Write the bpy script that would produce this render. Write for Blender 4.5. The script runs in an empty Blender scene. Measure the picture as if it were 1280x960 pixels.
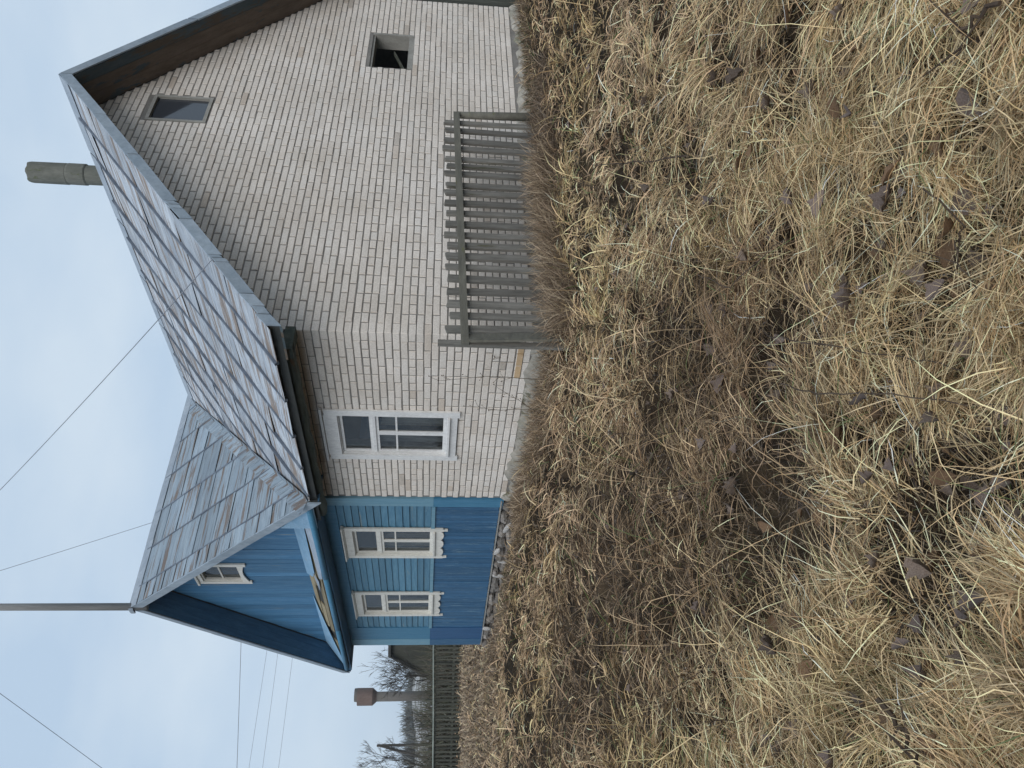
import bpy, math, random
import numpy as np
from mathutils import Vector, Matrix
random.seed(7); rng = np.random.default_rng(11)
R = math.radians
scene = bpy.context.scene
col = scene.collection

# ------------------------------------------------------------------ camera (phone held sideways: the picture lies on its side)
YAW, PITCH, ROLL = R(52.07638509), R(-5.71508782), R(-1.51526639)
CAM = Vector((7.01192345, -6.20567946, 1.20196405)); FPX = 942.61496
fw = Vector((-math.sin(YAW)*math.cos(PITCH), math.cos(YAW)*math.cos(PITCH), math.sin(PITCH)))
rt0 = Vector((math.cos(YAW), math.sin(YAW), 0)); dn0 = fw.cross(rt0)
rt = rt0*math.cos(ROLL) + dn0*math.sin(ROLL); dn = -rt0*math.sin(ROLL) + dn0*math.cos(ROLL)
cam = bpy.data.cameras.new('camera'); cam.sensor_width = 36; cam.lens = FPX/1280*36
cam.clip_start = 0.05; cam.clip_end = 3000
camo = bpy.data.objects.new('camera', cam); col.objects.link(camo)
scene.cycles.diffuse_bounces = 3
camo.matrix_world = Matrix(((dn.x, rt.x, -fw.x, CAM.x), (dn.y, rt.y, -fw.y, CAM.y), (dn.z, rt.z, -fw.z, CAM.z), (0, 0, 0, 1)))
scene.camera = camo

def pxray(x, y): return rt*((960-y-480)/FPX) + dn*((x-640)/FPX) + fw
def at(x, y, D):                       # point seen at photo pixel x, y, D metres away over the ground
    r = pxray(x, y); return CAM + r*(D/math.hypot(r.x, r.y))
def on_z(x, y, z):
    r = pxray(x, y); return CAM + r*((z-CAM.z)/r.z)

# ------------------------------------------------------------------ sky and sun (overcast)
SUN_EL, SUN_AZ = R(36), R(-42)        # azimuth measured from +X
w = bpy.data.worlds.new('World'); scene.world = w; w.use_nodes = True
nt = w.node_tree; nt.nodes.clear()
def N(t, **k):
    n = nt.nodes.new(t)
    for a, b in k.items(): setattr(n, a, b)
    return n
sky = N('ShaderNodeTexSky', sky_type='NISHITA', sun_disc=False, sun_elevation=SUN_EL, sun_rotation=math.pi/2-SUN_AZ, dust_density=4.0, air_density=1.0)
tc = N('ShaderNodeTexCoord'); mp = N('ShaderNodeMapping'); mp.inputs['Scale'].default_value = (1, 1, 2.6)
nz = N('ShaderNodeTexNoise'); nz.inputs['Scale'].default_value = 2.6; nz.inputs['Detail'].default_value = 4; nz.inputs['Roughness'].default_value = .5
cr = N('ShaderNodeValToRGB')
cr.color_ramp.elements[0].position = .36; cr.color_ramp.elements[0].color = (5.2, 6.65, 8.35, 1)
cr.color_ramp.elements[1].position = .64; cr.color_ramp.elements[1].color = (6.6, 7.8, 9.0, 1)
mx = N('ShaderNodeMixRGB'); mx.inputs[0].default_value = .92
bg = N('ShaderNodeBackground'); bg.inputs['Strength'].default_value = .1
wo = N('ShaderNodeOutputWorld')
L = nt.links.new
L(tc.outputs['Generated'], mp.inputs['Vector']); L(mp.outputs['Vector'], nz.inputs['Vector']); L(nz.outputs['Fac'], cr.inputs['Fac'])
L(sky.outputs['Color'], mx.inputs[1]); L(cr.outputs['Color'], mx.inputs[2]); L(mx.outputs[0], bg.inputs['Color']); L(bg.outputs[0], wo.inputs['Surface'])
sl = bpy.data.lights.new('sun', 'SUN'); sl.energy = 1.5; sl.angle = R(42); sl.color = (1, .97, .93)
so = bpy.data.objects.new('sun', sl); col.objects.link(so)
sd = Vector((math.cos(SUN_AZ)*math.cos(SUN_EL), math.sin(SUN_AZ)*math.cos(SUN_EL), math.sin(SUN_EL)))
so.rotation_euler = sd.to_track_quat('Z', 'Y').to_euler(); so.location = (0, 0, 40)
vs = scene.view_settings; vs.view_transform = 'Standard'; vs.look = 'None'; vs.exposure = 0.0; vs.gamma = 1; vs.use_curve_mapping = False

# ------------------------------------------------------------------ helpers
def tag(o, label=None, cat=None, group=None, kind=None):
    if label: o['label'] = label
    if cat: o['category'] = cat
    if group: o['group'] = group
    if kind: o['kind'] = kind
    return o
def link(o, parent=None):
    col.objects.link(o)
    if parent is not None:
        o.parent = parent
        if parent.type == 'EMPTY': o.matrix_parent_inverse = Matrix.Translation(-Vector(parent.location))
    return o
def thing(name, loc, label, cat, group=None):
    o = bpy.data.objects.new(name, None); o.empty_display_size = .2; o.location = loc; col.objects.link(o)
    return tag(o, label, cat, group)

class MB:
    def __init__(s): s.v = []; s.f = []
    def add(s, vs_, fs):
        b = len(s.v); s.v += [tuple(q) for q in vs_]; s.f += [tuple(b+i for i in f) for f in fs]; return s
    def box(s, x0, x1, y0, y1, z0, z1):
        return s.add([(x0,y0,z0),(x1,y0,z0),(x1,y1,z0),(x0,y1,z0),(x0,y0,z1),(x1,y0,z1),(x1,y1,z1),(x0,y1,z1)],
                     [(0,3,2,1),(4,5,6,7),(0,1,5,4),(1,2,6,5),(2,3,7,6),(3,0,4,7)])
    def bar(s, a, b, wid, thk, up=(0,0,1)):          # plank from a to b; wid along side, thk along up
        a, b = Vector(a), Vector(b); d = (b-a).normalized(); sd_ = d.cross(Vector(up))
        if sd_.length < 1e-5: sd_ = d.cross(Vector((1,0,0)))
        sd_.normalize(); u = sd_.cross(d)
        sd_ *= wid/2; u *= thk/2
        q = [a-sd_-u, a+sd_-u, a+sd_+u, a-sd_+u, b-sd_-u, b+sd_-u, b+sd_+u, b-sd_+u]
        return s.add(q, [(0,1,2,3),(4,7,6,5),(0,4,5,1),(1,5,6,2),(2,6,7,3),(3,7,4,0)])
    def tube(s, pts, rads, n=6, cap=True):
        pts = [Vector(p) for p in pts]; rings = []
        ref = Vector((.31, .17, .93))
        for i, p in enumerate(pts):
            d = (pts[min(i+1, len(pts)-1)] - pts[max(i-1, 0)]).normalized()
            a = d.cross(ref)
            if a.length < .05: a = d.cross(Vector((1, 0, 0)))
            a.normalize(); b = d.cross(a); r = rads[i] if hasattr(rads, '__len__') else rads
            base = len(s.v)
            for k in range(n):
                t = 2*math.pi*k/n; s.v.append(tuple(p + a*(r*math.cos(t)) + b*(r*math.sin(t))))
            rings.append(base)
        for i in range(len(rings)-1):
            for k in range(n):
                s.f.append((rings[i]+k, rings[i]+(k+1) % n, rings[i+1]+(k+1) % n, rings[i+1]+k))
        if cap:
            s.f.append(tuple(rings[0]+k for k in reversed(range(n)))); s.f.append(tuple(rings[-1]+k for k in range(n)))
        return s
    def prism(s, poly, off):                          # polygon (3-D points) extruded by off
        n = len(poly); o = Vector(off); b = len(s.v)
        s.v += [tuple(p) for p in poly] + [tuple(Vector(p)+o) for p in poly]
        s.f.append(tuple(b+i for i in range(n))); s.f.append(tuple(b+n+i for i in reversed(range(n))))
        for i in range(n): j = (i+1) % n; s.f.append((b+i, b+n+i, b+n+j, b+j))
        return s
    def mesh(s, name, mat, smooth=False):
        m = bpy.data.meshes.new(name); m.from_pydata(s.v, [], s.f); m.update()
        if mat: m.materials.append(mat)
        if smooth: m.polygons.foreach_set('use_smooth', [True]*len(m.polygons))
        return m
    def build(s, name, mat, parent=None, smooth=False, **k):
        return tag(link(bpy.data.objects.new(name, s.mesh(name, mat, smooth)), parent), **k)
def box(name, mat, parent, *a): return MB().box(*a).build(name, mat, parent)

def vnoise(x, y, seed=0):
    x = np.asarray(x, float); y = np.asarray(y, float)
    xi = np.floor(x).astype(np.int64); yi = np.floor(y).astype(np.int64); xf = x-xi; yf = y-yi
    def h(a, b):
        n = (a*374761393 + b*668265263 + seed*974711) & 0x7fffffff
        n = ((n ^ (n >> 13))*1274126177) & 0x7fffffff
        return ((n ^ (n >> 16)) & 0xffff)/65535.0
    u = xf*xf*(3-2*xf); v = yf*yf*(3-2*yf)
    return (h(xi, yi)*(1-u)+h(xi+1, yi)*u)*(1-v) + (h(xi, yi+1)*(1-u)+h(xi+1, yi+1)*u)*v
def sstep(a, b, x): t = np.clip((x-a)/(b-a), 0, 1); return t*t*(3-2*t)
def hummock(x, y):
    """tussock relief: 1 on the tussocks, 0 in the cracks and hollows between them"""
    x = np.asarray(x, float); y = np.asarray(y, float)
    wx = x+.22*(vnoise(x*3.1, y*3.1, 61)-.5)+.09*(vnoise(x*8, y*8, 62)-.5); wy = y+.22*(vnoise(x*3.1, y*3.1, 63)-.5)+.09*(vnoise(x*8, y*8, 64)-.5)
    cs = .36; ix, iy = np.floor(wx/cs).astype(np.int64), np.floor(wy/cs).astype(np.int64); f1 = np.full(wx.shape, 9.); f2 = np.full(wx.shape, 9.)
    for oy in (-1, 0, 1):
        for ox in (-1, 0, 1):
            a, b = ix+ox, iy+oy; q = ((a*73856093) ^ (b*19349663)) & 0x7fffffff; q = ((q ^ (q >> 13))*1274126177) & 0x7fffffff
            d = np.hypot((a+((q >> 3) & 1023)/1023)*cs-wx, (b+((q >> 14) & 1023)/1023)*cs-wy)
            f2 = np.minimum(f2, np.maximum(f1, d)); f1 = np.minimum(f1, d)
    op = sstep(.40, .60, vnoise(x*1.25, y*1.25, 65)); crack = (1-sstep(.02, .13, f2-f1))*op
    pit = np.maximum(sstep(.66, .80, vnoise(x*2.9, y*2.9, 66)), .95*sstep(.66, .78, vnoise(x*6.3, y*6.3, 67)))
    return (1-np.maximum(crack, pit))*(.72+.28*sstep(.24, .0, f1))
def ground_z(x, y):
    x = np.asarray(x, float); y = np.asarray(y, float)
    z = -.30 + .09*(vnoise(x*.55, y*.55, 1)-.5) + .07*(vnoise(x*1.7, y*1.7, 2)-.5)
    z = z + .22*sstep(-11, -26, x)
    d = np.hypot(x-7.0, y+6.2)
    near = sstep(17, 12, d)*sstep(-.1, -.7, np.where(x > -.1, -1., y))
    return z - .06*sstep(4, 0, d) + (.14*hummock(x, y)-.10)*near

# ------------------------------------------------------------------ materials
MATS = {}
def nodes(name):
    m = bpy.data.materials.new(name); m.use_nodes = True; t = m.node_tree; t.nodes.clear(); MATS[name] = m
    def n(ty, **k):
        q = t.nodes.new(ty)
        for a, b in k.items():
            if a in q.inputs: q.inputs[a].default_value = b
            else: setattr(q, a, b)
        return q
    return m, t, n, t.links.new
def rgb(c): return (c[0], c[1], c[2], 1)
def ramp(n, stops, interp='LINEAR'):
    r = n('ShaderNodeValToRGB'); e = r.color_ramp.elements; r.color_ramp.interpolation = interp
    while len(e) < len(stops): e.new(.5)
    for q, (p, c) in zip(e, stops):
        q.position = p; q.color = rgb(c) if hasattr(c, '__len__') else (c, c, c, 1)
    return r
def mixrgb(n, l, fac, a, b, mode='MIX'):
    q = n('ShaderNodeMixRGB', blend_type=mode)
    for i, v in ((0, fac), (1, a), (2, b)):
        if hasattr(v, 'type') or hasattr(v, 'is_output'): l(v, q.inputs[i])
        elif i == 0: q.inputs[0].default_value = v
        else: q.inputs[i].default_value = rgb(v)
    return q.outputs[0]
def worn(name, c1, c2, wear=None, scale=(1, 1, 1), wamt=.62, rough=.7, bump=.25, objvar=.25, dirt=None, spec=.3, fine=60, rand_off=True):
    """painted or bare surface: two tones along the grain, worn patches in a third colour, per-piece tone shift"""
    m, t, n, l = nodes(name)
    co = n('ShaderNodeTexCoord'); oi = n('ShaderNodeObjectInfo')
    mpn = n('ShaderNodeMapping'); mpn.inputs['Scale'].default_value = scale
    if rand_off:
        ad = n('ShaderNodeVectorMath', operation='MULTIPLY_ADD'); cmb = n('ShaderNodeCombineXYZ')
        for i in range(3): l(oi.outputs['Random'], cmb.inputs[i])
        l(cmb.outputs[0], ad.inputs[0]); ad.inputs[1].default_value = (37, 53, 71); l(co.outputs['Object'], ad.inputs[2]); l(ad.outputs[0], mpn.inputs['Vector'])
    else: l(co.outputs['Object'], mpn.inputs['Vector'])
    na = n('ShaderNodeTexNoise', Scale=1.0, Detail=6.0, Roughness=.62); l(mpn.outputs[0], na.inputs['Vector'])
    r1 = ramp(n, [(.32, c1), (.68, c2)]); l(na.outputs['Fac'], r1.inputs[0]); c = r1.outputs[0]
    nf = n('ShaderNodeTexNoise', Scale=fine/10, Detail=4.0, Roughness=.7); l(mpn.outputs[0], nf.inputs['Vector'])
    if wear is not None:
        nb = n('ShaderNodeTexNoise', Scale=.55, Detail=9.0, Roughness=.72); l(mpn.outputs[0], nb.inputs['Vector'])
        rw = ramp(n, [(wamt, 0.), (wamt+.05, 1.)]); l(nb.outputs['Fac'], rw.inputs[0])
        c = mixrgb(n, l, rw.outputs[0], c, wear)
    if dirt is not None:
        nd = n('ShaderNodeTexNoise', Scale=1.3, Detail=5.0, Roughness=.6); l(co.outputs['Object'], nd.inputs['Vector'])
        rd = ramp(n, [(.45, 0.), (.8, .75)]); l(nd.outputs['Fac'], rd.inputs[0]); c = mixrgb(n, l, rd.outputs[0], c, dirt)
    if objvar:
        mr = n('ShaderNodeMapRange'); mr.inputs['To Min'].default_value = 1-objvar; mr.inputs['To Max'].default_value = 1+objvar*.6
        l(oi.outputs['Random'], mr.inputs['Value']); g = n('ShaderNodeCombineColor')
        for i in range(3): l(mr.outputs[0], g.inputs[i])
        c = mixrgb(n, l, 1.0, c, g.outputs[0], 'MULTIPLY')
    rf = ramp(n, [(.3, .82), (.7, 1.08)]); l(nf.outputs['Fac'], rf.inputs[0]); c = mixrgb(n, l, 1.0, c, rf.outputs[0], 'MULTIPLY')
    b = n('ShaderNodeBsdfPrincipled'); l(c, b.inputs['Base Color']); b.inputs['Roughness'].default_value = rough; b.inputs['Specular IOR Level'].default_value = spec
    if bump:
        bp = n('ShaderNodeBump', Strength=bump, Distance=.01); l(nf.outputs['Fac'], bp.inputs['Height']); l(bp.outputs[0], b.inputs['Normal'])
    o = n('ShaderNodeOutputMaterial'); l(b.outputs[0], o.inputs[0])
    return m

M_mortar = worn('mortar', (.19,.175,.16), (.30,.28,.255), scale=(3,3,3), objvar=0, bump=.5)
M_plaster = worn('rough_plaster', (.27,.245,.205), (.52,.48,.42), wear=(.15,.14,.095), scale=(4.2,4.2,4.2), wamt=.54, objvar=.1, bump=1.0, dirt=(.20,.20,.14))
def brick_mat():
    m, t, n, l = nodes('silicate_brick')
    oi = n('ShaderNodeObjectInfo'); ge = n('ShaderNodeNewGeometry'); co = n('ShaderNodeTexCoord')
    ad = n('ShaderNodeMath', operation='ADD'); l(oi.outputs['Random'], ad.inputs[0]); l(ge.outputs['Random Per Island'], ad.inputs[1])
    fr = n('ShaderNodeMath', operation='FRACT'); l(ad.outputs[0], fr.inputs[0])
    r = ramp(n, [(0., (.755,.69,.63)), (.3, (.83,.765,.705)), (.55, (.785,.735,.685)), (.8, (.85,.78,.715)), (.975, (.745,.685,.625)), (.99, (.67,.58,.50)), (1., (.56,.51,.46))]); l(fr.outputs[0], r.inputs[0])
    mpn = n('ShaderNodeVectorMath', operation='ADD'); l(ge.outputs['Position'], mpn.inputs[0])
    nz_ = n('ShaderNodeTexNoise', Scale=1.1, Detail=5.0, Roughness=.6); l(ge.outputs['Position'], nz_.inputs['Vector'])
    r2 = ramp(n, [(.3, (.86,.835,.80)), (.7, (1.05,1.05,1.05))]); l(nz_.outputs['Fac'], r2.inputs[0])
    c = mixrgb(n, l, 1.0, r.outputs[0], r2.outputs[0], 'MULTIPLY')
    nf = n('ShaderNodeTexNoise', Scale=45.0, Detail=5.0, Roughness=.7); l(ge.outputs['Position'], nf.inputs['Vector'])
    r3 = ramp(n, [(.28, (.80,.79,.77)), (.6, (1.03,1.03,1.03))]); l(nf.outputs['Fac'], r3.inputs[0])
    c = mixrgb(n, l, 1.0, c, r3.outputs[0], 'MULTIPLY')
    b = n('ShaderNodeBsdfPrincipled', Roughness=.85); b.inputs['Specular IOR Level'].default_value = .2; l(c, b.inputs['Base Color'])
    bp = n('ShaderNodeBump', Strength=.35, Distance=.006); l(nf.outputs['Fac'], bp.inputs['Height']); l(bp.outputs[0], b.inputs['Normal'])
    o = n('ShaderNodeOutputMaterial'); l(b.outputs[0], o.inputs[0]); return m
M_brick = brick_mat()
M_ochre = worn('ochre_brick', (.50,.34,.17), (.62,.45,.30), scale=(6,6,6), objvar=.2)
M_slat = worn('weathered_grey_wood', (.125,.118,.104), (.25,.236,.21), wear=(.10,.095,.06), scale=(22,22,2.2), wamt=.6, objvar=.28, bump=.5)
M_rail = worn('mossy_grey_rail', (.125,.12,.10), (.20,.19,.155), wear=(.15,.15,.075), scale=(16,2.5,16), wamt=.6, objvar=.1, bump=.5)
M_beam = worn('dark_green_beam', (.045,.06,.05), (.10,.115,.09), wear=(.11,.065,.035), scale=(2,12,12), wamt=.6, objvar=.15, bump=.5)
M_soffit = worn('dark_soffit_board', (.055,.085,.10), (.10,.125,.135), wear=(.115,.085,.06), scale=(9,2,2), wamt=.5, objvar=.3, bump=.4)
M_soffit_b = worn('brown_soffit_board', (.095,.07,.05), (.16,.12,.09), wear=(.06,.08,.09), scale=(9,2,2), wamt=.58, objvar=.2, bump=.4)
M_fascia = worn('blue_grey_fascia', (.24,.30,.36), (.34,.395,.45), wear=(.22,.19,.16), scale=(6,2,2), wamt=.66, objvar=.12, rough=.55)
def roof_mat(name, base, lite, brown, dark, b_amt, d_amt, l_amt):
    m, t, n, l = nodes(name); co = n('ShaderNodeTexCoord'); oi = n('ShaderNodeObjectInfo'); cmb = n('ShaderNodeCombineXYZ')
    for i in range(3): l(oi.outputs['Random'], cmb.inputs[i])
    ad = n('ShaderNodeVectorMath', operation='MULTIPLY_ADD'); l(cmb.outputs[0], ad.inputs[0]); ad.inputs[1].default_value = (37, 53, 0); l(co.outputs['Object'], ad.inputs[2])
    def nz_(sc, det=6.0, ro=.65, scale=1.0):
        q = n('ShaderNodeMapping'); q.inputs['Scale'].default_value = sc; l(ad.outputs[0], q.inputs['Vector'])
        w_ = n('ShaderNodeTexNoise', Scale=scale, Detail=det, Roughness=ro); l(q.outputs[0], w_.inputs['Vector']); return w_.outputs['Fac']
    r0 = ramp(n, [(.3, base), (.7, lite)]); l(nz_((.5, 3, 1)), r0.inputs[0]); c = r0.outputs[0]
    def layer(fac, lo, hi, colr, amt, c):
        r = ramp(n, [(lo, 0.), (hi, amt)]); l(fac, r.inputs[0]); return mixrgb(n, l, r.outputs[0], c, colr)
    c = layer(nz_((.9, 26, 1), 7.0, .7), l_amt, l_amt+.06, (min(lite[0]*1.22, .8), min(lite[1]*1.16, .8), lite[2]*1.08), .8, c)
    c = layer(nz_((.5, 7, 1), 8.0, .72), b_amt, b_amt+.05, brown, .9, c)
    c = layer(nz_((1.3, 45, 1), 5.0, .7), d_amt, d_amt+.07, dark, .75, c)
    mr = n('ShaderNodeMapRange'); mr.inputs['To Min'].default_value = .80; mr.inputs['To Max'].default_value = 1.16; l(oi.outputs['Random'], mr.inputs['Value']); g = n('ShaderNodeCombineColor')
    for i in range(3): l(mr.outputs[0], g.inputs[i])
    c = mixrgb(n, l, 1.0, c, g.outputs[0], 'MULTIPLY')
    b = n('ShaderNodeBsdfPrincipled', Roughness=.55); b.inputs['Specular IOR Level'].default_value = .3; l(c, b.inputs['Base Color'])
    bp = n('ShaderNodeBump', Strength=.3, Distance=.01); l(nz_((2, 30, 1)), bp.inputs['Height']); l(bp.outputs[0], b.inputs['Normal'])
    o = n('ShaderNodeOutputMaterial'); l(b.outputs[0], o.inputs[0]); return m
M_sheet = roof_mat('painted_roof_sheet', (.20,.252,.305), (.31,.378,.435), (.15,.10,.068), (.075,.08,.09), .525, .545, .56)
M_sheet2 = roof_mat('faded_roof_sheet', (.28,.32,.375), (.50,.545,.60), (.22,.15,.10), (.11,.115,.13), .505, .53, .51)
M_rib = worn('dark_roof_seam', (.085,.105,.14), (.18,.21,.255), scale=(3,3,3), objvar=.2, rough=.55)
M_cap = worn('ridge_cap_metal', (.25,.295,.35), (.36,.405,.455), wear=(.25,.21,.18), scale=(3,3,3), wamt=.68, objvar=.1, rough=.5)
M_deck = worn('shaded_deck_wood', (.03,.034,.034), (.06,.06,.055), scale=(3,3,3), objvar=.1)  # wood colour darkened to carry the shade under the eave
M_clap = worn('blue_clapboard', (.07,.19,.295), (.115,.25,.345), wear=(.21,.28,.30), scale=(1.6,20,20), wamt=.60, objvar=.2, rough=.6, fine=40)
M_vert = worn('deep_blue_board', (.028,.105,.215), (.055,.155,.28), wear=(.13,.235,.33), scale=(26,26,3.2), wamt=.57, objvar=.2, rough=.55, fine=40)
M_gab = worn('blue_gable_board', (.045,.165,.315), (.10,.245,.41), wear=(.24,.29,.31), scale=(26,26,1.4), wamt=.60, objvar=.22, rough=.6, fine=40)
M_corner = worn('corner_board_blue', (.05,.19,.32), (.08,.235,.37), wear=(.22,.32,.36), scale=(18,18,1.3), wamt=.7, objvar=.06, rough=.55)
M_corner_l = worn('pale_corner_board', (.13,.29,.40), (.20,.36,.45), wear=(.30,.37,.38), scale=(18,18,1.3), wamt=.62, objvar=.05, rough=.55)
M_corner_d = worn('corner_board_deep_blue', (.016,.078,.195), (.03,.11,.245), scale=(18,18,1.3), objvar=.05, rough=.5)
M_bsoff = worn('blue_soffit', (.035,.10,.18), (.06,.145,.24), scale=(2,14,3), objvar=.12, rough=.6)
M_pent = worn('pale_blue_sheet', (.20,.38,.56), (.31,.49,.66), wear=(.36,.42,.46), scale=(3,6,6), wamt=.62, objvar=.1, rough=.45)
M_pent_g = worn('grey_blue_sheet', (.27,.33,.41), (.38,.44,.52), wear=(.24,.22,.2), scale=(3,6,6), wamt=.64, objvar=.1, rough=.5)
M_ply = worn('bare_old_plank', (.25,.20,.12), (.38,.33,.22), wear=(.15,.12,.08), scale=(1.5,14,14), wamt=.58, objvar=.25, bump=.5)
M_white = worn('white_window_paint', (.72,.71,.70), (.84,.83,.81), wear=(.40,.385,.36), scale=(9,9,3), wamt=.68, objvar=.06, rough=.5, bump=.3)
M_cream = worn('cream_window_paint', (.68,.66,.60), (.80,.78,.72), wear=(.42,.40,.35), scale=(9,9,3), wamt=.68, objvar=.07, rough=.5, bump=.3)
M_wgrey = worn('grey_window_wood', (.27,.26,.235), (.39,.375,.34), wear=(.20,.22,.13), scale=(10,4,4), wamt=.62, objvar=.1, bump=.5)
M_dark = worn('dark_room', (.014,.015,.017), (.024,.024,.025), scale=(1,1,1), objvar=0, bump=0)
M_curt = worn('grey_curtain', (.22,.22,.22), (.62,.61,.58), scale=(9,9,1.2), objvar=.1, bump=0, rough=.9)
M_pipe = worn('mossy_cement_pipe', (.12,.125,.105), (.20,.20,.175), wear=(.10,.115,.055), scale=(5,5,2), wamt=.55, objvar=.12, bump=.5, rough=.9)
M_mast = worn('mast_wood', (.20,.20,.20), (.31,.31,.31), scale=(14,14,.8), objvar=0)
M_wire = worn('wire', (.20,.22,.26), (.28,.30,.34), scale=(3,3,3), objvar=0, bump=0, rough=.5)
M_stone = worn('field_stone', (.20,.175,.16), (.42,.385,.36), wear=(.56,.54,.52), scale=(9,9,9), wamt=.60, objvar=.45, bump=.8, rough=.9, dirt=(.14,.13,.09))
M_lime = worn('lime_mortar', (.44,.42,.40), (.64,.62,.59), scale=(8,8,8), objvar=.1, bump=.8, rough=.95)
M_tank = worn('rusty_tank_steel', (.13,.085,.068), (.19,.13,.105), wear=(.11,.115,.085), scale=(.8,.8,.5), wamt=.56, objvar=0)
M_shaft = worn('tower_shaft_steel', (.105,.092,.08), (.15,.135,.115), scale=(.8,.8,.3), objvar=0)
M_oldroof = worn('dark_shed_roof', (.045,.045,.043), (.085,.083,.075), wear=(.06,.065,.045), scale=(2,2,2), objvar=.1)
M_oldwood = worn('dark_shed_board', (.045,.048,.036), (.095,.095,.075), scale=(9,9,1.2), objvar=.3)
M_bark = worn('bare_bark', (.045,.04,.034), (.085,.076,.066), scale=(6,6,3), objvar=.1)
M_twig = worn('bramble_stem', spec=.08, c1=(.05,.035,.027), c2=(.10,.075,.055), scale=(20,20,20), objvar=.2, bump=0)
M_stalk = worn('dry_weed_stalk', spec=.08, c1=(.09,.068,.048), c2=(.17,.13,.09), scale=(20,20,20), objvar=.3, bump=0)
M_leaf = worn('dead_leaf', (.13,.10,.08), (.25,.195,.16), wear=(.14,.09,.055), scale=(18,18,18), wamt=.58, objvar=.4, bump=.3, rough=.9, spec=.08)
M_leaf_b = worn('russet_leaf', (.13,.08,.05), (.24,.155,.095), scale=(18,18,18), objvar=.35, bump=.3, rough=.9, spec=.08)
M_leaf_m = worn('mauve_leaf', (.15,.115,.098), (.26,.205,.18), wear=(.15,.11,.09), scale=(18,18,18), wamt=.56, objvar=.3, bump=.3, rough=.9, spec=.08)
M_pale = worn('pale_pipe', (.21,.235,.21), (.30,.33,.29), scale=(3,3,3), objvar=0)

def glass_mat():
    m, t, n, l = nodes('old_window_glass')
    tr = n('ShaderNodeBsdfTransparent'); tr.inputs['Color'].default_value = (.55,.58,.58,1)
    gl = n('ShaderNodeBsdfGlossy'); gl.inputs['Roughness'].default_value = .06; gl.inputs['Color'].default_value = (.9,.95,1,1)
    ge = n('ShaderNodeNewGeometry'); nz_ = n('ShaderNodeTexNoise', Scale=3.0, Detail=2.0); l(ge.outputs['Position'], nz_.inputs['Vector'])
    bp = n('ShaderNodeBump', Strength=.04, Distance=.02); l(nz_.outputs['Fac'], bp.inputs['Height']); l(bp.outputs[0], gl.inputs['Normal'])
    fr = n('ShaderNodeFresnel', IOR=1.52); mr = n('ShaderNodeMath', operation='MULTIPLY_ADD'); l(fr.outputs[0], mr.inputs[0]); mr.inputs[1].default_value = .75; mr.inputs[2].default_value = .0
    df = n('ShaderNodeBsdfDiffuse'); df.inputs['Color'].default_value = (.42,.42,.40,1)
    n2 = n('ShaderNodeTexNoise', Scale=14.0, Detail=6.0, Roughness=.7); l(ge.outputs['Position'], n2.inputs['Vector'])
    rd = ramp(n, [(.4, .015), (.8, .16)]); l(n2.outputs['Fac'], rd.inputs[0])
    m0 = n('ShaderNodeMixShader'); l(rd.outputs[0], m0.inputs[0]); l(tr.outputs[0], m0.inputs[1]); l(df.outputs[0], m0.inputs[2])
    ms = n('ShaderNodeMixShader'); l(mr.outputs[0], ms.inputs[0]); l(m0.outputs[0], ms.inputs[1]); l(gl.outputs[0], ms.inputs[2])
    o = n('ShaderNodeOutputMaterial'); l(ms.outputs[0], o.inputs[0]); return m
M_glass = glass_mat()
def sky_glass():
    m, t, n, l = nodes('clear_attic_glass'); d = n('ShaderNodeBsdfDiffuse'); d.inputs['Color'].default_value = (.05,.055,.065,1); gl = n('ShaderNodeBsdfGlossy'); gl.inputs['Roughness'].default_value = .05
    fr = n('ShaderNodeFresnel', IOR=1.9); ms = n('ShaderNodeMixShader'); l(fr.outputs[0], ms.inputs[0]); l(d.outputs[0], ms.inputs[1]); l(gl.outputs[0], ms.inputs[2])
    o = n('ShaderNodeOutputMaterial'); l(ms.outputs[0], o.inputs[0]); return m
M_glass2 = sky_glass()
def attr_mat(name, trans=.22):
    m, t, n, l = nodes(name)
    a = n('ShaderNodeAttribute', attribute_name='Col'); d = n('ShaderNodeBsdfDiffuse'); tr = n('ShaderNodeBsdfTranslucent')
    l(a.outputs['Color'], d.inputs['Color']); l(a.outputs['Color'], tr.inputs['Color'])
    gl = n('ShaderNodeBsdfGlossy'); gl.inputs['Roughness'].default_value = .42; gl.inputs['Color'].default_value = (.8,.78,.72,1)
    ms = n('ShaderNodeMixShader'); ms.inputs[0].default_value = trans; l(d.outputs[0], ms.inputs[1]); l(tr.outputs[0], ms.inputs[2])
    m2 = n('ShaderNodeMixShader'); m2.inputs[0].default_value = .045; l(ms.outputs[0], m2.inputs[1]); l(gl.outputs[0], m2.inputs[2])
    o = n('ShaderNodeOutputMaterial'); l(m2.outputs[0], o.inputs[0]); return m
M_grass = attr_mat('dry_grass', .16); M_brush = attr_mat('brush_twigs', .05)
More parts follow.
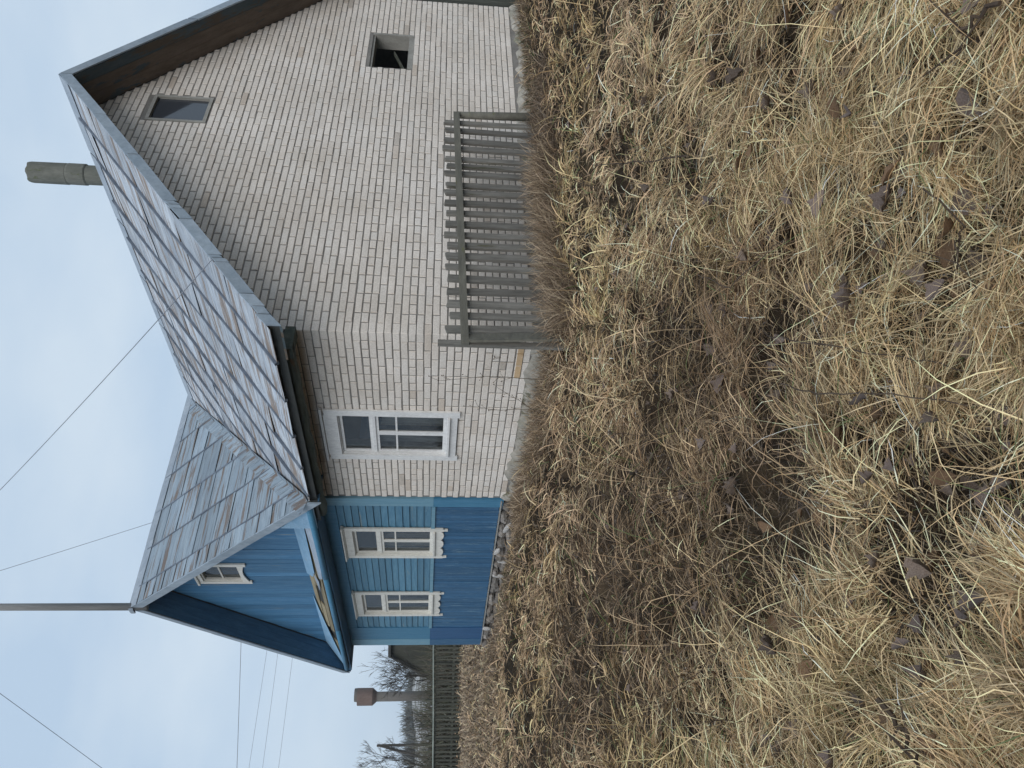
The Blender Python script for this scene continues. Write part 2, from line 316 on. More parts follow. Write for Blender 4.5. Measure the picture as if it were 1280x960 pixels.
def ground_mat():
    m, t, n, l = nodes('earth_and_thatch')
    ge = n('ShaderNodeNewGeometry')
    a = n('ShaderNodeTexNoise', Scale=2.3, Detail=8.0, Roughness=.7); l(ge.outputs['Position'], a.inputs['Vector'])
    r = ramp(n, [(.3, (.014,.010,.008)), (.5, (.034,.025,.018)), (.72, (.085,.062,.042))]); l(a.outputs['Fac'], r.inputs[0])
    b2 = n('ShaderNodeTexNoise', Scale=.09, Detail=6.0, Roughness=.65); l(ge.outputs['Position'], b2.inputs['Vector'])
    r2 = ramp(n, [(.35, (.7,.75,.62)), (.65, (1.25,1.2,1.1))]); l(b2.outputs['Fac'], r2.inputs[0])
    c = mixrgb(n, l, 1.0, r.outputs[0], r2.outputs[0], 'MULTIPLY')
    b = n('ShaderNodeBsdfPrincipled', Roughness=.95); b.inputs['Specular IOR Level'].default_value = .1; l(c, b.inputs['Base Color'])
    bp = n('ShaderNodeBump', Strength=.8, Distance=.05); l(a.outputs['Fac'], bp.inputs['Height']); l(bp.outputs[0], b.inputs['Normal'])
    o = n('ShaderNodeOutputMaterial'); l(b.outputs[0], o.inputs[0]); return m
M_ground = ground_mat()

# ------------------------------------------------------------------ ground: one sheet to the horizon
def axis(lo, hi, c0, c1, step):
    a = list(np.arange(c0, c1, step)); s = step; v = c0
    left = []
    while v > lo: s *= 1.22; v -= s; left.append(v)
    s = step; v = a[-1]; right = []
    while v < hi: s *= 1.22; v += s; right.append(v)
    return np.array(left[::-1] + a + right)
gx = axis(-900, 700, -9, 9, .07); gy = axis(-700, 900, -8, 8, .07)
GX, GY = np.meshgrid(gx, gy); GZ = ground_z(GX, GY)
V = np.stack([GX.ravel(), GY.ravel(), GZ.ravel()], 1); nx, ny = len(gx), len(gy)
I = np.arange(nx*ny).reshape(ny, nx)
F = np.stack([I[:-1, :-1].ravel(), I[:-1, 1:].ravel(), I[1:, 1:].ravel(), I[1:, :-1].ravel()], 1)
gm = bpy.data.meshes.new('ground'); gm.from_pydata(V.tolist(), [], F.tolist()); gm.materials.append(M_ground)
gm.polygons.foreach_set('use_smooth', [True]*len(gm.polygons))
tag(link(bpy.data.objects.new('ground', gm)), kind='structure')

# ------------------------------------------------------------------ brick house
XW, YR = -4.06, 8.5                 # brick part: x from XW to 0, y from 0 to YR
RIDGE_Y, RIDGE_Z, SL = 4.25, 6.694, .767
OV = .586; EAVE_Y = -.48
house = thing('brick_house', (-2, 4, -.3), 'white silicate brick house wing with pale metal roof and large gable', 'house')
CH, BH, BL, HL, J = .0975, .0835, .318, .151, .017
WIN = (-2.72, -1.70, .95, 2.66); VENT = (6.04, 7.18, 1.76, 2.49); GWIN = (4.12, 4.80, 4.80, 5.69)
def rake_z(y): return RIDGE_Z - .125 - SL*abs(y-RIDGE_Y)
# mortar cores, pieces around the openings
mo = MB()
x0, x1, z0, z1 = WIN
for a in ((XW+.01, x0, -.5, 3.3), (x1, -.004, -.5, 3.3), (x0, x1, -.5, z0), (x0, x1, z1, 3.3)): mo.box(a[0], a[1], .004, .25, a[2], a[3])
front_wall = mo.build('front_wall', M_mortar, house)
mo = MB(); y0, y1, z0, z1 = VENT; ZT = 3.25
for a in ((.251, y0, -.5, ZT), (y1, YR, -.5, ZT), (y0, y1, -.5, z0), (y0, y1, z1, ZT)): mo.box(-.25, -.004, a[0], a[1], a[2], a[3])
y0, y1, z0, z1 = GWIN
for poly in ([(.251, ZT), (y0, ZT), (y0, rake_z(y0)), (.251, rake_z(.251))], [(y1, ZT), (YR, ZT), (YR, rake_z(YR)), (y1, rake_z(y1))],
             [(y0, ZT), (y1, ZT), (y1, z0), (y0, z0)], [(y0, z1), (y1, z1), (y1, rake_z(y1)), (RIDGE_Y, rake_z(RIDGE_Y)), (y0, rake_z(y0))]):
    mo.prism([(-.004, a, b) for a, b in poly], (-.246, 0, 0))
gable_wall = mo.build('gable_wall', M_mortar, house)
mo = MB(); mo.box(XW, -.251, YR-.25, YR-.002, -.3, 3.3); mo.build('back_wall', M_mortar, house)

bricks = []     # (wall, centre along, z centre, length, depth)
def lay(lo, hi, zc, off, header, wall, skip):
    Lb = HL if header else BL
    segs = [(lo, hi)]
    for a, b in skip:
        ns = []
        for s, e in segs:
            if b <= s or a >= e: ns.append((s, e)); continue
            if a > s: ns.append((s, a-.006))
            if b < e: ns.append((b+.006, e))
        segs = ns
    p = lo - off
    while p < hi:
        for s, e in segs:
            a, b = max(p, s), min(p+Lb, e)
            if b-a > .035: bricks.append((wall, (a+b)/2, zc, round(b-a, 2), .151 if a < .05 and b < .4 else .075))
        p += Lb + J
zb = 0.012
for k in range(74):
    zc = zb + k*CH + BH/2
    hd = (k % 6 == 3 and k < 26); odd = k % 2
    # facade: s runs from the corner to the left (x = -s)
    if zc < 3.28:
        skip = [(-WIN[1], -WIN[0])] if WIN[2]-.03 < zc < WIN[3]+.03 else []
        st = .13 if not odd else .0
        off = 0 if hd else .151+.017
        lay(.166 if not odd else -.004, -XW-.012, zc, 0, hd, 'F', skip)
    # gable: s runs from the corner to the right (y = s)
    top = zc + BH/2
    ylo = max(RIDGE_Y-(RIDGE_Z-.10-top)/SL, -.004 if not odd else .166); yhi = min(YR, RIDGE_Y+(RIDGE_Z-.10-top)/SL)
    if yhi-ylo > .1:
        skip = [(VENT[0], VENT[1])] if VENT[2]-.03 < zc < VENT[3]+.03 else []
        if GWIN[2]-.03 < zc < GWIN[3]+.03: skip.append((GWIN[0], GWIN[1]))
        start = -.004 if not odd else .166
        n0 = 0 if ylo <= start+1e-6 else math.floor((ylo-start)/(BL+J))*(BL+J)
        lo_ = max(ylo, start)
        Lb = HL if hd else BL
        ph = (lo_-start) % (Lb+J)
        lay(lo_, yhi, zc, ph, hd, 'G', skip)
MESHC = {}
def brick_mesh(Lb, dep, var):
    key = (Lb, dep, var)
    if key in MESHC: return MESHC[key]
    r = random.Random(hash((Lb*100, dep, var)) & 0xffff); h = BH/2; l2 = Lb/2; c = .006
    fr = -.006; q = []
    for (sx, sz) in ((-1,-1), (1,-1), (1,1), (-1,1)): q.append((sx*l2, dep, sz*h))
    for (sx, sz) in ((-1,-1), (1,-1), (1,1), (-1,1)): q.append((sx*(l2-r.random()*.002), fr+c, sz*(h-r.random()*.002)))
    for (sx, sz) in ((-1,-1), (1,-1), (1,1), (-1,1)): q.append((sx*(l2-c-r.random()*.005), fr+r.uniform(-.001, .001), sz*(h-c*.8-r.random()*.003)))
    f = [(0,1,5,4), (1,2,6,5), (2,3,7,6), (3,0,4,7), (4,5,9,8), (5,6,10,9), (6,7,11,10), (7,4,8,11), (8,9,10,11)]
    MESHC[key] = MB().add(q, f).mesh('brick', M_brick); return MESHC[key]
def brick_area(b):
    wl, s, z, Lb, d = b
    p = Vector((-s, 0, z)) if wl == 'F' else Vector((0, s, z))
    v = p-CAM; nrm = Vector((0,-1,0)) if wl == 'F' else Vector((1,0,0))
    dep = v.dot(fw)
    if dep < .1: return 0
    u_, v_ = v.dot(rt)/dep*FPX+480, v.dot(dn)/dep*FPX+640
    if not (0 < u_ < 960): return 0
    return Lb*BH*abs(v.normalized().dot(nrm))/v.length_squared
order = sorted(range(len(bricks)), key=lambda i: -brick_area(bricks[i])); single = set(order[:300])
fv, ff = [], []
for i, (wl, s, z, Lb, d) in enumerate(bricks):
    me = brick_mesh(Lb, d, i % 4)
    jz, jr = random.gauss(0, .0018), random.gauss(0, .004); jd = random.gauss(0, .0018)
    if wl == 'F': mw = Matrix.Translation((-s, jd, z+jz)) @ Matrix.Rotation(jr, 4, 'Y')
    else: mw = Matrix.Translation((jd, s, z+jz)) @ Matrix.Rotation(math.pi/2, 4, 'Z') @ Matrix.Rotation(jr, 4, 'Y')
    if i in single:
        o = bpy.data.objects.new('brick', me); link(o, front_wall if wl == 'F' else gable_wall); o.matrix_basis = mw
    else:
        b0 = len(fv); fv += [tuple(mw @ v.co) for v in me.vertices]; ff += [tuple(b0+j for j in p.vertices) for p in me.polygons]
fm = bpy.data.meshes.new('brickwork'); fm.from_pydata(fv, [], ff); fm.materials.append(M_brick)
tag(link(bpy.data.objects.new('brickwork', fm), gable_wall), kind='stuff')

# plinth of rough plaster with an uneven upper edge
def plinth(p0, p1, out, name, lo, hi, seed):
    p0, p1, out = Vector(p0), Vector(p1), Vector(out); m = MB(); L_ = (p1-p0).length; n = int(L_/.05); prev = None; k = 9
    for i in range(n+1):
        t = i/n; b = p0.lerp(p1, t); a = t*L_
        top = lo + (hi-lo)*float(.6*vnoise(a*1.9, seed, 5)+.4*vnoise(a*7, seed, 15)); base = len(m.v)
        for q in range(k):
            f = q/(k-1); z = -.45+(top+.45)*f
            o1 = (.03+.035*float(vnoise(a*5, z*6+seed, 6))+.03*float(vnoise(a*14, z*15+seed, 7)))*(1-f**6)+.05*(1-f)
            m.v.append(tuple(b+out*(o1 if q < k-1 else -.01)+Vector((0, 0, z))))
        if prev is not None: m.f += [(prev+q, base+q, base+q+1, prev+q+1) for q in range(k-1)]
        prev = base
    m.build(name, M_plaster, house, smooth=True)
plinth((.03, -.02, 0), (.03-.03, YR+.02, 0), (1, 0, 0), 'plinth', -.16, .07, 3)
plinth((.03, 0, 0), (XW, 0, 0), (0, -1, 0), 'plinth', -.12, .15, 9)
for i, (a, b, dz) in enumerate(((-.16, -.30, .0), (-.31, -.55, .0), (-.56, -.80, .0))):
    m = MB().box(b+.004, a-.004, -.014, .02, .106, .106+.075); m.build('brick', M_ochre, front_wall)

# window in a wall facing -Y; levels given from top to bottom
def cuboid_facing(parent, name, mat, x0, x1, z0, z1, yf, th): return box(name, mat, parent, min(x0, x1), max(x0, x1), yf, yf+th, min(z0, z1), max(z0, z1))
def casement(parent, xl, xr, zt, zb_, ztr, zrow, mat, yoff, scal=False, name='window', single_light=False, curtain=True, cap=True, foot=.1, side=.11, headh=.17):
    """xl, xr, zt, zb_: outer trim; ztr: bottom of the transom light; zrow: bar in the lower sashes"""
    win = MB()
    y = yoff
    # box lining
    xi0, xi1, zi0, zi1 = xl+side, xr-side, zb_+.17, zt-headh
    win.box(xi0-.03, xi0+.015, y+.0, y+.14, zi0-.03, zi1+.03).box(xi1-.015, xi1+.03, y, y+.14, zi0-.03, zi1+.03).box(xi0+.015, xi1-.015, y, y+.14, zi1-.015, zi1+.03).box(xi0+.015, xi1-.015, y, y+.14, zi0-.03, zi0+.015)
    wo_ = win.build(name, mat, parent)
    # trim boards
    head = cuboid_facing(wo_, 'head_board', mat, xl+side+.002, xr-side-.002, zt-headh, zt-.035, y-.030, .028)
    if cap:
        c = MB().box(xl-.05, xr+.05, y-.085, y+.0, zt-.033, zt-.008).box(xl-.025, xr+.025, y-.055, y-.001, zt-.052, zt-.034).build('cap_moulding', mat, wo_)
    for a, b in ((xl, xl+side), (xr-side, xr)): 
        m = MB(); e = zb_-foot
        m.prism([(a, y-.032, zt-.054), (b, y-.032, zt-.054), (b, y-.032, zb_), (b-.03, y-.032, zb_-.03), (b-.03, y-.032, e), (a+.02, y-.032, e), (a+.02, y-.032, zb_-.03), (a, y-.032, zb_)] if foot > .02 else [(a, y-.032, zt-.054), (b, y-.032, zt-.054), (b, y-.032, zb_), (a, y-.032, zb_)], (0, .031, 0))
        m.build('side_board', mat, wo_)
    # lower apron board, scalloped or plain
    za = zi0-.035
    if scal:
        P = [(xl+side+.002, za), (xr-side-.002, za)]; n = 3; wd = (xr-side-.002)-(xl+side+.002)
        low = []
        for k in range(n):
            for j in range(9):
                t = j/8; low.append((xl+side+.002+wd*(k+t)/n, zb_+.035-.055*math.sin(math.pi*t)**.6))
        P = P + low[::-1]
        MB().prism([(px, y-.028, pz) for px, pz in P], (0, .026, 0)).build('apron_board', mat, wo_)
    else:
        cuboid_facing(wo_, 'apron_board', mat, xl+side+.002, xr-side-.002, zb_+.03, za, y-.028, .026)
    MB().box(xl+side+.003, xr-side-.003, y-.062, y-.0, za+.001, za+.033).build('sill', mat, wo_)
    # sashes
    def sash(nm, a, b, c, d, bar=None, st=.042, dy=.03):
        m = MB(); m.box(a, a+st, y+dy, y+dy+.035, c, d).box(b-st, b, y+dy, y+dy+.035, c, d).box(a+st, b-st, y+dy, y+dy+.035, d-st, d).box(a+st, b-st, y+dy, y+dy+.035, c, c+st)
        if bar: m.box(a+st, b-st, y+dy+.003, y+dy+.03, bar-.013, bar+.013)
        s_ = m.build(nm, mat, wo_)
        lo = [(c+st, d-st)] if not bar else [(c+st, bar-.013), (bar+.013, d-st)]
        for p, q in lo: MB().add([(a+st, y+dy+.018, p), (b-st, y+dy+.018, p), (b-st, y+dy+.018, q), (a+st, y+dy+.018, q)], [(0,1,2,3)]).build('pane', M_glass, wo_)
    a, b = xi0+.017, xi1-.017
    sash('transom_sash', a, b, ztr+.002, zi1-.017)
    MB().box(a, b, y+.012, y+.09, ztr-.045, ztr).build('transom_bar', mat, wo_)
    mid = (a+b)/2
    sash('casement_sash', a, mid-.002, zi0+.017, ztr-.047, zrow); sash('casement_sash', mid+.002, b, zi0+.017, ztr-.047, zrow)
    if curtain:
        m = MB(); n = 26; prev = None; half = (zi1+zi0)/2
        for i in range(n+1):
            t = i/n; px = a+(b-a)*t; py = y+.16+.018*math.sin(t*38)+.01*math.sin(t*91)
            base = len(m.v); m.v += [(px, py, zi0), (px, py, ztr-.08 + .04*math.sin(t*7))]
            if prev is not None and math.sin(t*17+xl) > -.25: m.f.append((prev, base, base+1, prev+1))
            prev = base
        m.build('curtain', M_curt, wo_, smooth=True)
    # dark room behind
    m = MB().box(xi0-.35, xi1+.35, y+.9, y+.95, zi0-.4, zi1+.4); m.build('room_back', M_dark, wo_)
    return wo_
bw = casement(house, -2.85, -1.60, 2.80, .86, 2.10, 1.76, M_white, -.008, foot=.012, side=.125, headh=.225, cap=False)
MB().box(-2.88, -1.57, -.06, -.009, 2.775, 2.81).build('cap_moulding', M_white, bw)

# gable window: grey frame and one pane
def side_window():
    y0, y1, z0, z1 = GWIN; f = .05
    m = MB().box(-.10, .012, y0, y0+f, z0, z1).box(-.10, .0105, y1-f, y1, z0, z1).box(-.10, .014, y0+f, y1-f, z1-f, z1).box(-.10, .016, y0+f, y1-f, z0, z0+f)
    wn = m.build('gable_window', M_wgrey, house)
    MB().add([(-.03, y0+f, z0+f), (-.03, y1-f, z0+f), (-.03, y1-f, z1-f), (-.03, y0+f, z1-f)], [(0,1,2,3)]).build('pane', M_glass2, wn)
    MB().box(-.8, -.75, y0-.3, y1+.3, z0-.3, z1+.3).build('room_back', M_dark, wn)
side_window()
def vent():
    y0, y1, z0, z1 = VENT
    m = MB().box(-.27, -.02, y0, y0+.03, z0, z1).box(-.27, .004, y1-.05, y1, z0, z1).box(-.27, -.03, y0+.03, y1-.05, z1-.04, z1).box(-.27, -.012, y0+.03, y1-.05, z0, z0+.09)
    v = m.build('vent_opening', M_wgrey, house)
    MB().bar((-.15, y0+.05, z0+.1), (-.2, y1-.3, z0+.35), .07, .02).build('loose_board', M_oldwood, v)
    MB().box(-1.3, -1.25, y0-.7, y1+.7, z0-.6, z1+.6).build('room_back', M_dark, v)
vent()

# roof planes -------------------------------------------------------
def clip(poly, a, b, c):                     # keep a*x + b*y <= c
    out = []
    for i in range(len(poly)):
        p, q = poly[i], poly[(i+1) % len(poly)]
        dp, dq = a*p[0]+b*p[1]-c, a*q[0]+b*q[1]-c
        if dp <= 0: out.append(p)
        if (dp < 0 < dq) or (dq < 0 < dp):
            t = dp/(dp-dq); out.append((p[0]+(q[0]-p[0])*t, p[1]+(q[1]-p[1])*t))
    return out
def plane_frame(o, sdir, tdir):
    s, t = Vector(sdir).normalized(), Vector(tdir).normalized(); n = s.cross(t)
    if n.z < 0: n = -n
    return Matrix(((s.x, t.x, n.x, o[0]), (s.y, t.y, n.y, o[1]), (s.z, t.z, n.z, o[2]), (0,0,0,1)))
def area2(p): return abs(sum(p[i][0]*p[(i+1) % len(p)][1]-p[(i+1) % len(p)][0]*p[i][1] for i in range(len(p))))/2
def sheets(parent, frame, cols, rows_fn, clips, mat, name='roof_sheet', rise=.014, curl=.012, ribs=True, rib_h=.035, rib_w=.04, tmax=None, raw=.006):
    """lay sheets in a roof plane: s along the ridge, t up the slope"""
    smin, smax = cols[0], cols[-1]
    for ci in range(len(cols)-1):
        s0, s1 = cols[ci]+.006, cols[ci+1]-.006; rows = rows_fn(ci)
        for ri in range(len(rows)-1):
            poly = [(s0, rows[ri]-.05), (s1, rows[ri]-.05), (s1, rows[ri+1]), (s0, rows[ri+1])]
            for c in clips: poly = clip(poly, *c) if len(poly) > 2 else []
            if len(poly) < 3 or area2(poly) < .008: continue
            m = MB(); nn = len(poly); span = rows[ri+1]-rows[ri]
            bot, top = [], []
            for (a, b) in poly:
                lift = rise*(1-(b-rows[ri]+.05)/(span+.05))
                e = max(0, random.gauss(0, curl))
                bot.append((a, b, .004+lift+e)); top.append((a, b, .008+lift+e))
            m.v = bot+top; m.f = [tuple(range(nn))[::-1], tuple(nn+i for i in range(nn))] + [(i, (i+1) % nn, nn+(i+1) % nn, nn+i) for i in range(nn)]
            o = m.build(name, mat, parent); o.matrix_basis = frame
        if ribs and ci > 0:
            s = cols[ci]; rw = rows[0], tmax
            seg = [(s-.0005, rows[0]-.05), (s+.0005, rows[0]-.05), (s+.0005, tmax), (s-.0005, tmax)]
            for c in clips: seg = clip(seg, *c) if len(seg) > 2 else []
            if len(seg) < 3: continue
            ta, tb = min(q[1] for q in seg), max(q[1] for q in seg)
            if tb-ta < .1: continue
            m = MB(); k = max(2, int((tb-ta)/.6)); prev = None
            for i in range(k+1):
                t = ta+(tb-ta)*i/k; ss = s+random.gauss(0, .006); hh = rib_h*random.uniform(.75, 1.25)+.012; base = len(m.v)
                m.v += [(ss-rib_w/2, t, 0), (ss-rib_w/2+.006, t, hh), (ss+rib_w/2-.006, t, hh), (ss+rib_w/2, t, 0)]
                if prev is not None: m.f += [(prev+j, prev+j+1, base+j+1, base+j) for j in range(3)]
                prev = base
            m.f.append((0, 1, 2, 3)); m.f.append((prev+3, prev+2, prev+1, prev))
            o = m.build('seam', M_rib, parent); o.matrix_basis = frame

BX, BZ, BSL = -7.5, 6.85, .905               # blue ridge
BY0 = -.52                                   # blue front rake
# brick roof, slope towards the facade.  s = -x from the rake, t up from the eave
L1 = math.hypot(RIDGE_Y-EAVE_Y, SL*(RIDGE_Y-EAVE_Y)); eave_z = RIDGE_Z-SL*(RIDGE_Y-EAVE_Y)
fr1 = plane_frame((OV, EAVE_Y, eave_z), (-1, 0, 0), (0, 1, SL))
# valley: points (x, y) -> (s, t)
v0 = (BX+(BZ-eave_z)/BSL, EAVE_Y); v1 = (BX+(BZ-RIDGE_Z)/BSL, RIDGE_Y)
p0 = (OV-v0[0], 0.0); p1 = (OV-v1[0], L1)
dx_, dy_ = p1[0]-p0[0], p1[1]-p0[1]
valley1 = (dy_, -dx_, dy_*p0[0]-dx_*p0[1])   # s side <= valley
roofA = MB()
U = Vector((0, 0, -.11))
roofA.prism([(OV-.01, EAVE_Y+.01, eave_z), (v0[0], EAVE_Y+.01, eave_z), (v1[0], RIDGE_Y, RIDGE_Z), (OV-.01, RIDGE_Y, RIDGE_Z)], U)
roofA.prism([(OV-.01, RIDGE_Y+.001, RIDGE_Z), (v1[0], RIDGE_Y+.001, RIDGE_Z), (v0[0], 2*RIDGE_Y-EAVE_Y, eave_z), (OV-.01, 2*RIDGE_Y-EAVE_Y, eave_z)], U)
roof1 = roofA.build('roof', M_deck, house)
c1 = [0, .585, 1.32, 2.12, 2.92, 3.70, 4.48, 5.26, 6.04, 6.82, 7.6, 8.4]
def rows1(ci):
    r = random.Random(ci+40); out = [0.0]
    t = r.choice([.75, 1.1, 1.45])
    while t < L1-.35: out.append(t); t += r.uniform(1.15, 1.55)
    out.append(L1); return out
sheets(roof1, fr1, c1, rows1, [valley1, (0, 1, L1-.01)], M_sheet2, tmax=L1-.2, rib_h=.035, rib_w=.05, curl=.010, rise=.012)
fr1b = plane_frame((OV, 2*RIDGE_Y-EAVE_Y, eave_z), (-1, 0, 0), (0, -1, SL))
sheets(roof1, fr1b, c1, lambda ci: [0, 1.9, 3.9, L1], [valley1, (0, 1, L1-.01)], M_sheet2, tmax=L1-.01)
# ridge cap
m = MB()
for k in range(6):
    xa, xb = OV-k*1.33, OV-(k+1)*1.33+.04
    for sg in (-1, 1): m.prism([(xa, RIDGE_Y, RIDGE_Z+.058), (xb, RIDGE_Y, RIDGE_Z+.058), (xb, RIDGE_Y+sg*.2, RIDGE_Z+.038-.2*SL), (xa, RIDGE_Y+sg*.2, RIDGE_Z+.038-.2*SL)], (0, 0, -.008))
m.build('ridge_cap', M_cap, roof1)
# rakes: fascia strips in uneven lengths, lower ones bent
def rake_strip(sg):
    ts = [0, .035, .06, .10, .205, .22, .23, .36, .40, .415, .43, .62, .80, 1.0] if sg < 0 else [0, .3, .62, 1.0]
    for i in range(len(ts)-1):
        a, b = ts[i]+.0015, ts[i+1]-.0015
        ya, yb = (RIDGE_Y+sg*(RIDGE_Y-EAVE_Y)*(1-t) for t in (a, b)); za, zb_ = (eave_z+(RIDGE_Z-eave_z)*t for t in (a, b))
        hgt = .14 if b-a > .05 or sg > 0 else random.uniform(.09, .15)
        d1, d2 = random.uniform(-.012, .012), random.uniform(-.012, .012)
        if sg < 0 and b-a < .05: d1 += random.uniform(-.035, .012); d2 += random.uniform(-.02, .02)
        m = MB().prism([(OV, ya, za+.03+d1), (OV, yb, zb_+.03+d2), (OV, yb, zb_-hgt+d2), (OV, ya, za-hgt+d1)], (.022+.004*(i % 2), 0, 0))
        m.build('fascia_board', M_fascia, roof1)
rake_strip(-1); rake_strip(1)
# soffit boards under both rakes
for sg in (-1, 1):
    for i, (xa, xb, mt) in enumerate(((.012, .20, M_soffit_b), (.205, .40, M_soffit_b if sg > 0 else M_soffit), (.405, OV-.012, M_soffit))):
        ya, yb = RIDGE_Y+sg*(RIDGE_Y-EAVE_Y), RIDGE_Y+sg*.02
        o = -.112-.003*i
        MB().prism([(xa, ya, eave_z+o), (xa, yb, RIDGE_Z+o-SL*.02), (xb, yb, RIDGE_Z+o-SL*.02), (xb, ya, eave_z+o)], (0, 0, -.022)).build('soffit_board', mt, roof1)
# eave: dark beam, and soffit with its shade put into the colour, along the facade
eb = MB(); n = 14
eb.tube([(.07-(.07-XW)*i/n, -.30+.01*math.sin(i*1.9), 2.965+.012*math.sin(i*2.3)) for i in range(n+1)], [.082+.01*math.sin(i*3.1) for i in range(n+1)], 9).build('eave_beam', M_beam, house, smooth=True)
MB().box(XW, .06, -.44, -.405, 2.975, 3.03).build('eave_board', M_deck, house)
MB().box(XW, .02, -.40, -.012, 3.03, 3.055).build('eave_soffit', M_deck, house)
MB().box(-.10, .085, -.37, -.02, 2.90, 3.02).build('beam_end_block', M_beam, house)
# chimney pipe behind the ridge
cx, cy = -1.55, 4.72; ch = MB()
ch.tube([(cx, cy, 5.9), (cx, cy, 7.30)], .165, 20)
chim = ch.build('chimney', M_pipe, house, smooth=False)
MB().tube([(cx+.004, cy, 7.18), (cx+.004, cy, 7.2), (cx+.006, cy, 7.46), (cx+.006, cy, 7.50)], [.168, .181, .179, .168], 20).build('pipe_collar', M_pipe, chim)
m = MB(); n = 22
prof = [(7.48, .172), (7.50, .180), (8.06, .176), (8.10, .170), (8.10, .135), (7.6, .13)]
for z, r_ in prof:
    for k in range(n): m.v.append((cx+r_*math.cos(2*math.pi*k/n), cy+r_*math.sin(2*math.pi*k/n), z+.012*math.sin(k*1.7)*(z > 8)))
for i in range(len(prof)-1):
    for k in range(n): m.f.append((i*n+k, i*n+(k+1) % n, (i+1)*n+(k+1) % n, (i+1)*n+k))
m.build('pipe_section', M_pipe, chim)

# ------------------------------------------------------------------ blue wooden house
bh = thing('blue_wooden_house', (-7.6, 4, -.3), 'blue painted log house with boarded gable and broken eyebrow roof', 'house')
BL0, BR0 = -11.09, -4.08
W1 = (-6.27, -5.09); W2 = (-9.20, -7.92)
core = MB(); op = [(W2[0]+.11, W2[1]-.11, 1.17, 2.62), (W1[0]+.11, W1[1]-.11, 1.17, 2.62)]
xs = [BL0+.02, op[0][0], op[0][1], op[1][0], op[1][1], BR0]
for i in range(5):
    if i in (1, 3):
        core.box(xs[i], xs[i+1], .03, .2, -.05, op[0][2]).box(xs[i], xs[i+1], .03, .2, op[0][3], 3.3)
    else: core.box(xs[i], xs[i+1], .03, .2, -.05, 3.3)
core.box(BL0+.02, BL0+.2, .201, 8.4, -.05, 3.3); core.box(BL0+.201, BR0-.01, 8.2, 8.4, -.05, 3.3)
def bt(x): return BZ-.16-BSL*abs(x-BX)
AW = (-7.50, -6.62, 4.72, 5.72)
for poly in ([(BL0+.02, 3.3), (AW[0]+.1, 3.3), (AW[0]+.1, bt(AW[0]+.1)), (BL0+.02, max(3.31, bt(BL0)))], [(AW[1]-.1, 3.3), (-3.9, 3.3), (-3.9, max(3.31, bt(-3.9))), (AW[1]-.1, bt(AW[1]-.1))],
             [(AW[0]+.1, 3.3), (AW[1]-.1, 3.3), (AW[1]-.1, AW[2]+.1), (AW[0]+.1, AW[2]+.1)], [(AW[0]+.1, AW[3]-.06), (AW[1]-.1, AW[3]-.06), (AW[1]-.1, bt(AW[1]-.1)), (BX if AW[0]+.1 < BX < AW[1] else AW[0]+.1, bt(AW[0]+.1))]):
    core.prism([(a, .03, b) for a, b in poly], (0, .15, 0))
wall = core.build('wall', M_bsoff, bh)
# corner pilaster and junction board
RZ = 1.20
for (a, b, mu, ml, o) in ((-10.71, -9.98, M_corner, M_corner_d, -.035), (-11.10, -10.712, M_corner_l, M_vert, -.042)):
    box('corner_board', mu, bh, a, b, o, .028, RZ, 3.14); box('corner_board', ml, bh, a, b, o-.004, .028, .0, RZ-.002)
box('corner_board', M_corner_l, bh, -4.32, -4.075, -.03, .028, RZ, 3.10); box('corner_board', M_corner, bh, -4.32, -4.075, -.034, .028, .03, RZ-.002)
# horizontal clapboards above the rail
def hclap(z0, z1):
    segs = [(-9.978, -4.322)]
    for (a, b) in (W2, W1):
        if z1 > 1.0 and z0 < 2.80:
            ns = []
            for s, e in segs:
                if b <= s or a >= e: ns.append((s, e))
                else: ns += [(s, a+.06), (b-.06, e)]
            segs = ns
    for s, e in segs:
        j = random.gauss(0, .002); th = .022
        m = MB().add([(s, -.022+j, z0+.003), (e, -.022+j, z0+.003), (e, -.006+j, z1-.003), (s, -.006+j, z1-.003), (s, .03, z0+.003), (e, .03, z0+.003), (e, .03, z1-.003), (s, .03, z1-.003)],
                     [(0,1,2,3), (4,7,6,5), (0,4,5,1), (1,5,6,2), (2,6,7,3), (3,7,4,0)])
        m.build('clapboard', M_clap, bh)
z = 1.235
while z < 2.70: hclap(z, z+.122); z += .122
box('frieze_board', M_corner, bh, -9.978, -4.322, -.03, .028, z+.004, 3.10)
for a, b in ((-9.978, W2[0]+.02), (W2[1]-.02, W1[0]+.02), (W1[1]-.02, -4.322)): box('rail_board', M_corner_l, bh, a, b, -.05, .029, 1.165, 1.230)
# vertical boards below the rail; foot follows the sagging sill
def sill_z(x): return .09 + (x+4.1)*.0128
x = -9.976
while x < -4.33:
    wv = random.uniform(.075, .105); e = min(x+wv, -4.324); o = -.024+random.gauss(0, .003)
    MB().prism([(x+.0015, o, sill_z(x)+random.uniform(-.008, .008)), (e-.0015, o, sill_z(e)+random.uniform(-.008, .008)), (e-.0015, o, 1.163), (x+.0015, o, 1.163)], (0, .05, 0)).build('board', M_vert, bh)
    x = e
MB().prism([(-11.08, -.06, sill_z(-11.08)-.03), (-4.1, -.06, sill_z(-4.1)-.03), (-4.1, -.06, sill_z(-4.1)-.008), (-11.08, -.06, sill_z(-11.08)-.008)], (0, .085, 0)).build('drip_board', M_wgrey, bh)
# windows
casement(bh, W1[0], W1[1], 2.80, 1.02, 2.165, 1.865, M_cream, -.03, scal=True, foot=.085, side=.10, headh=.19)
casement(bh, W2[0], W2[1], 2.81, 1.02, 2.19, 1.85, M_cream, -.03, scal=True, foot=.085, side=.10, headh=.19)
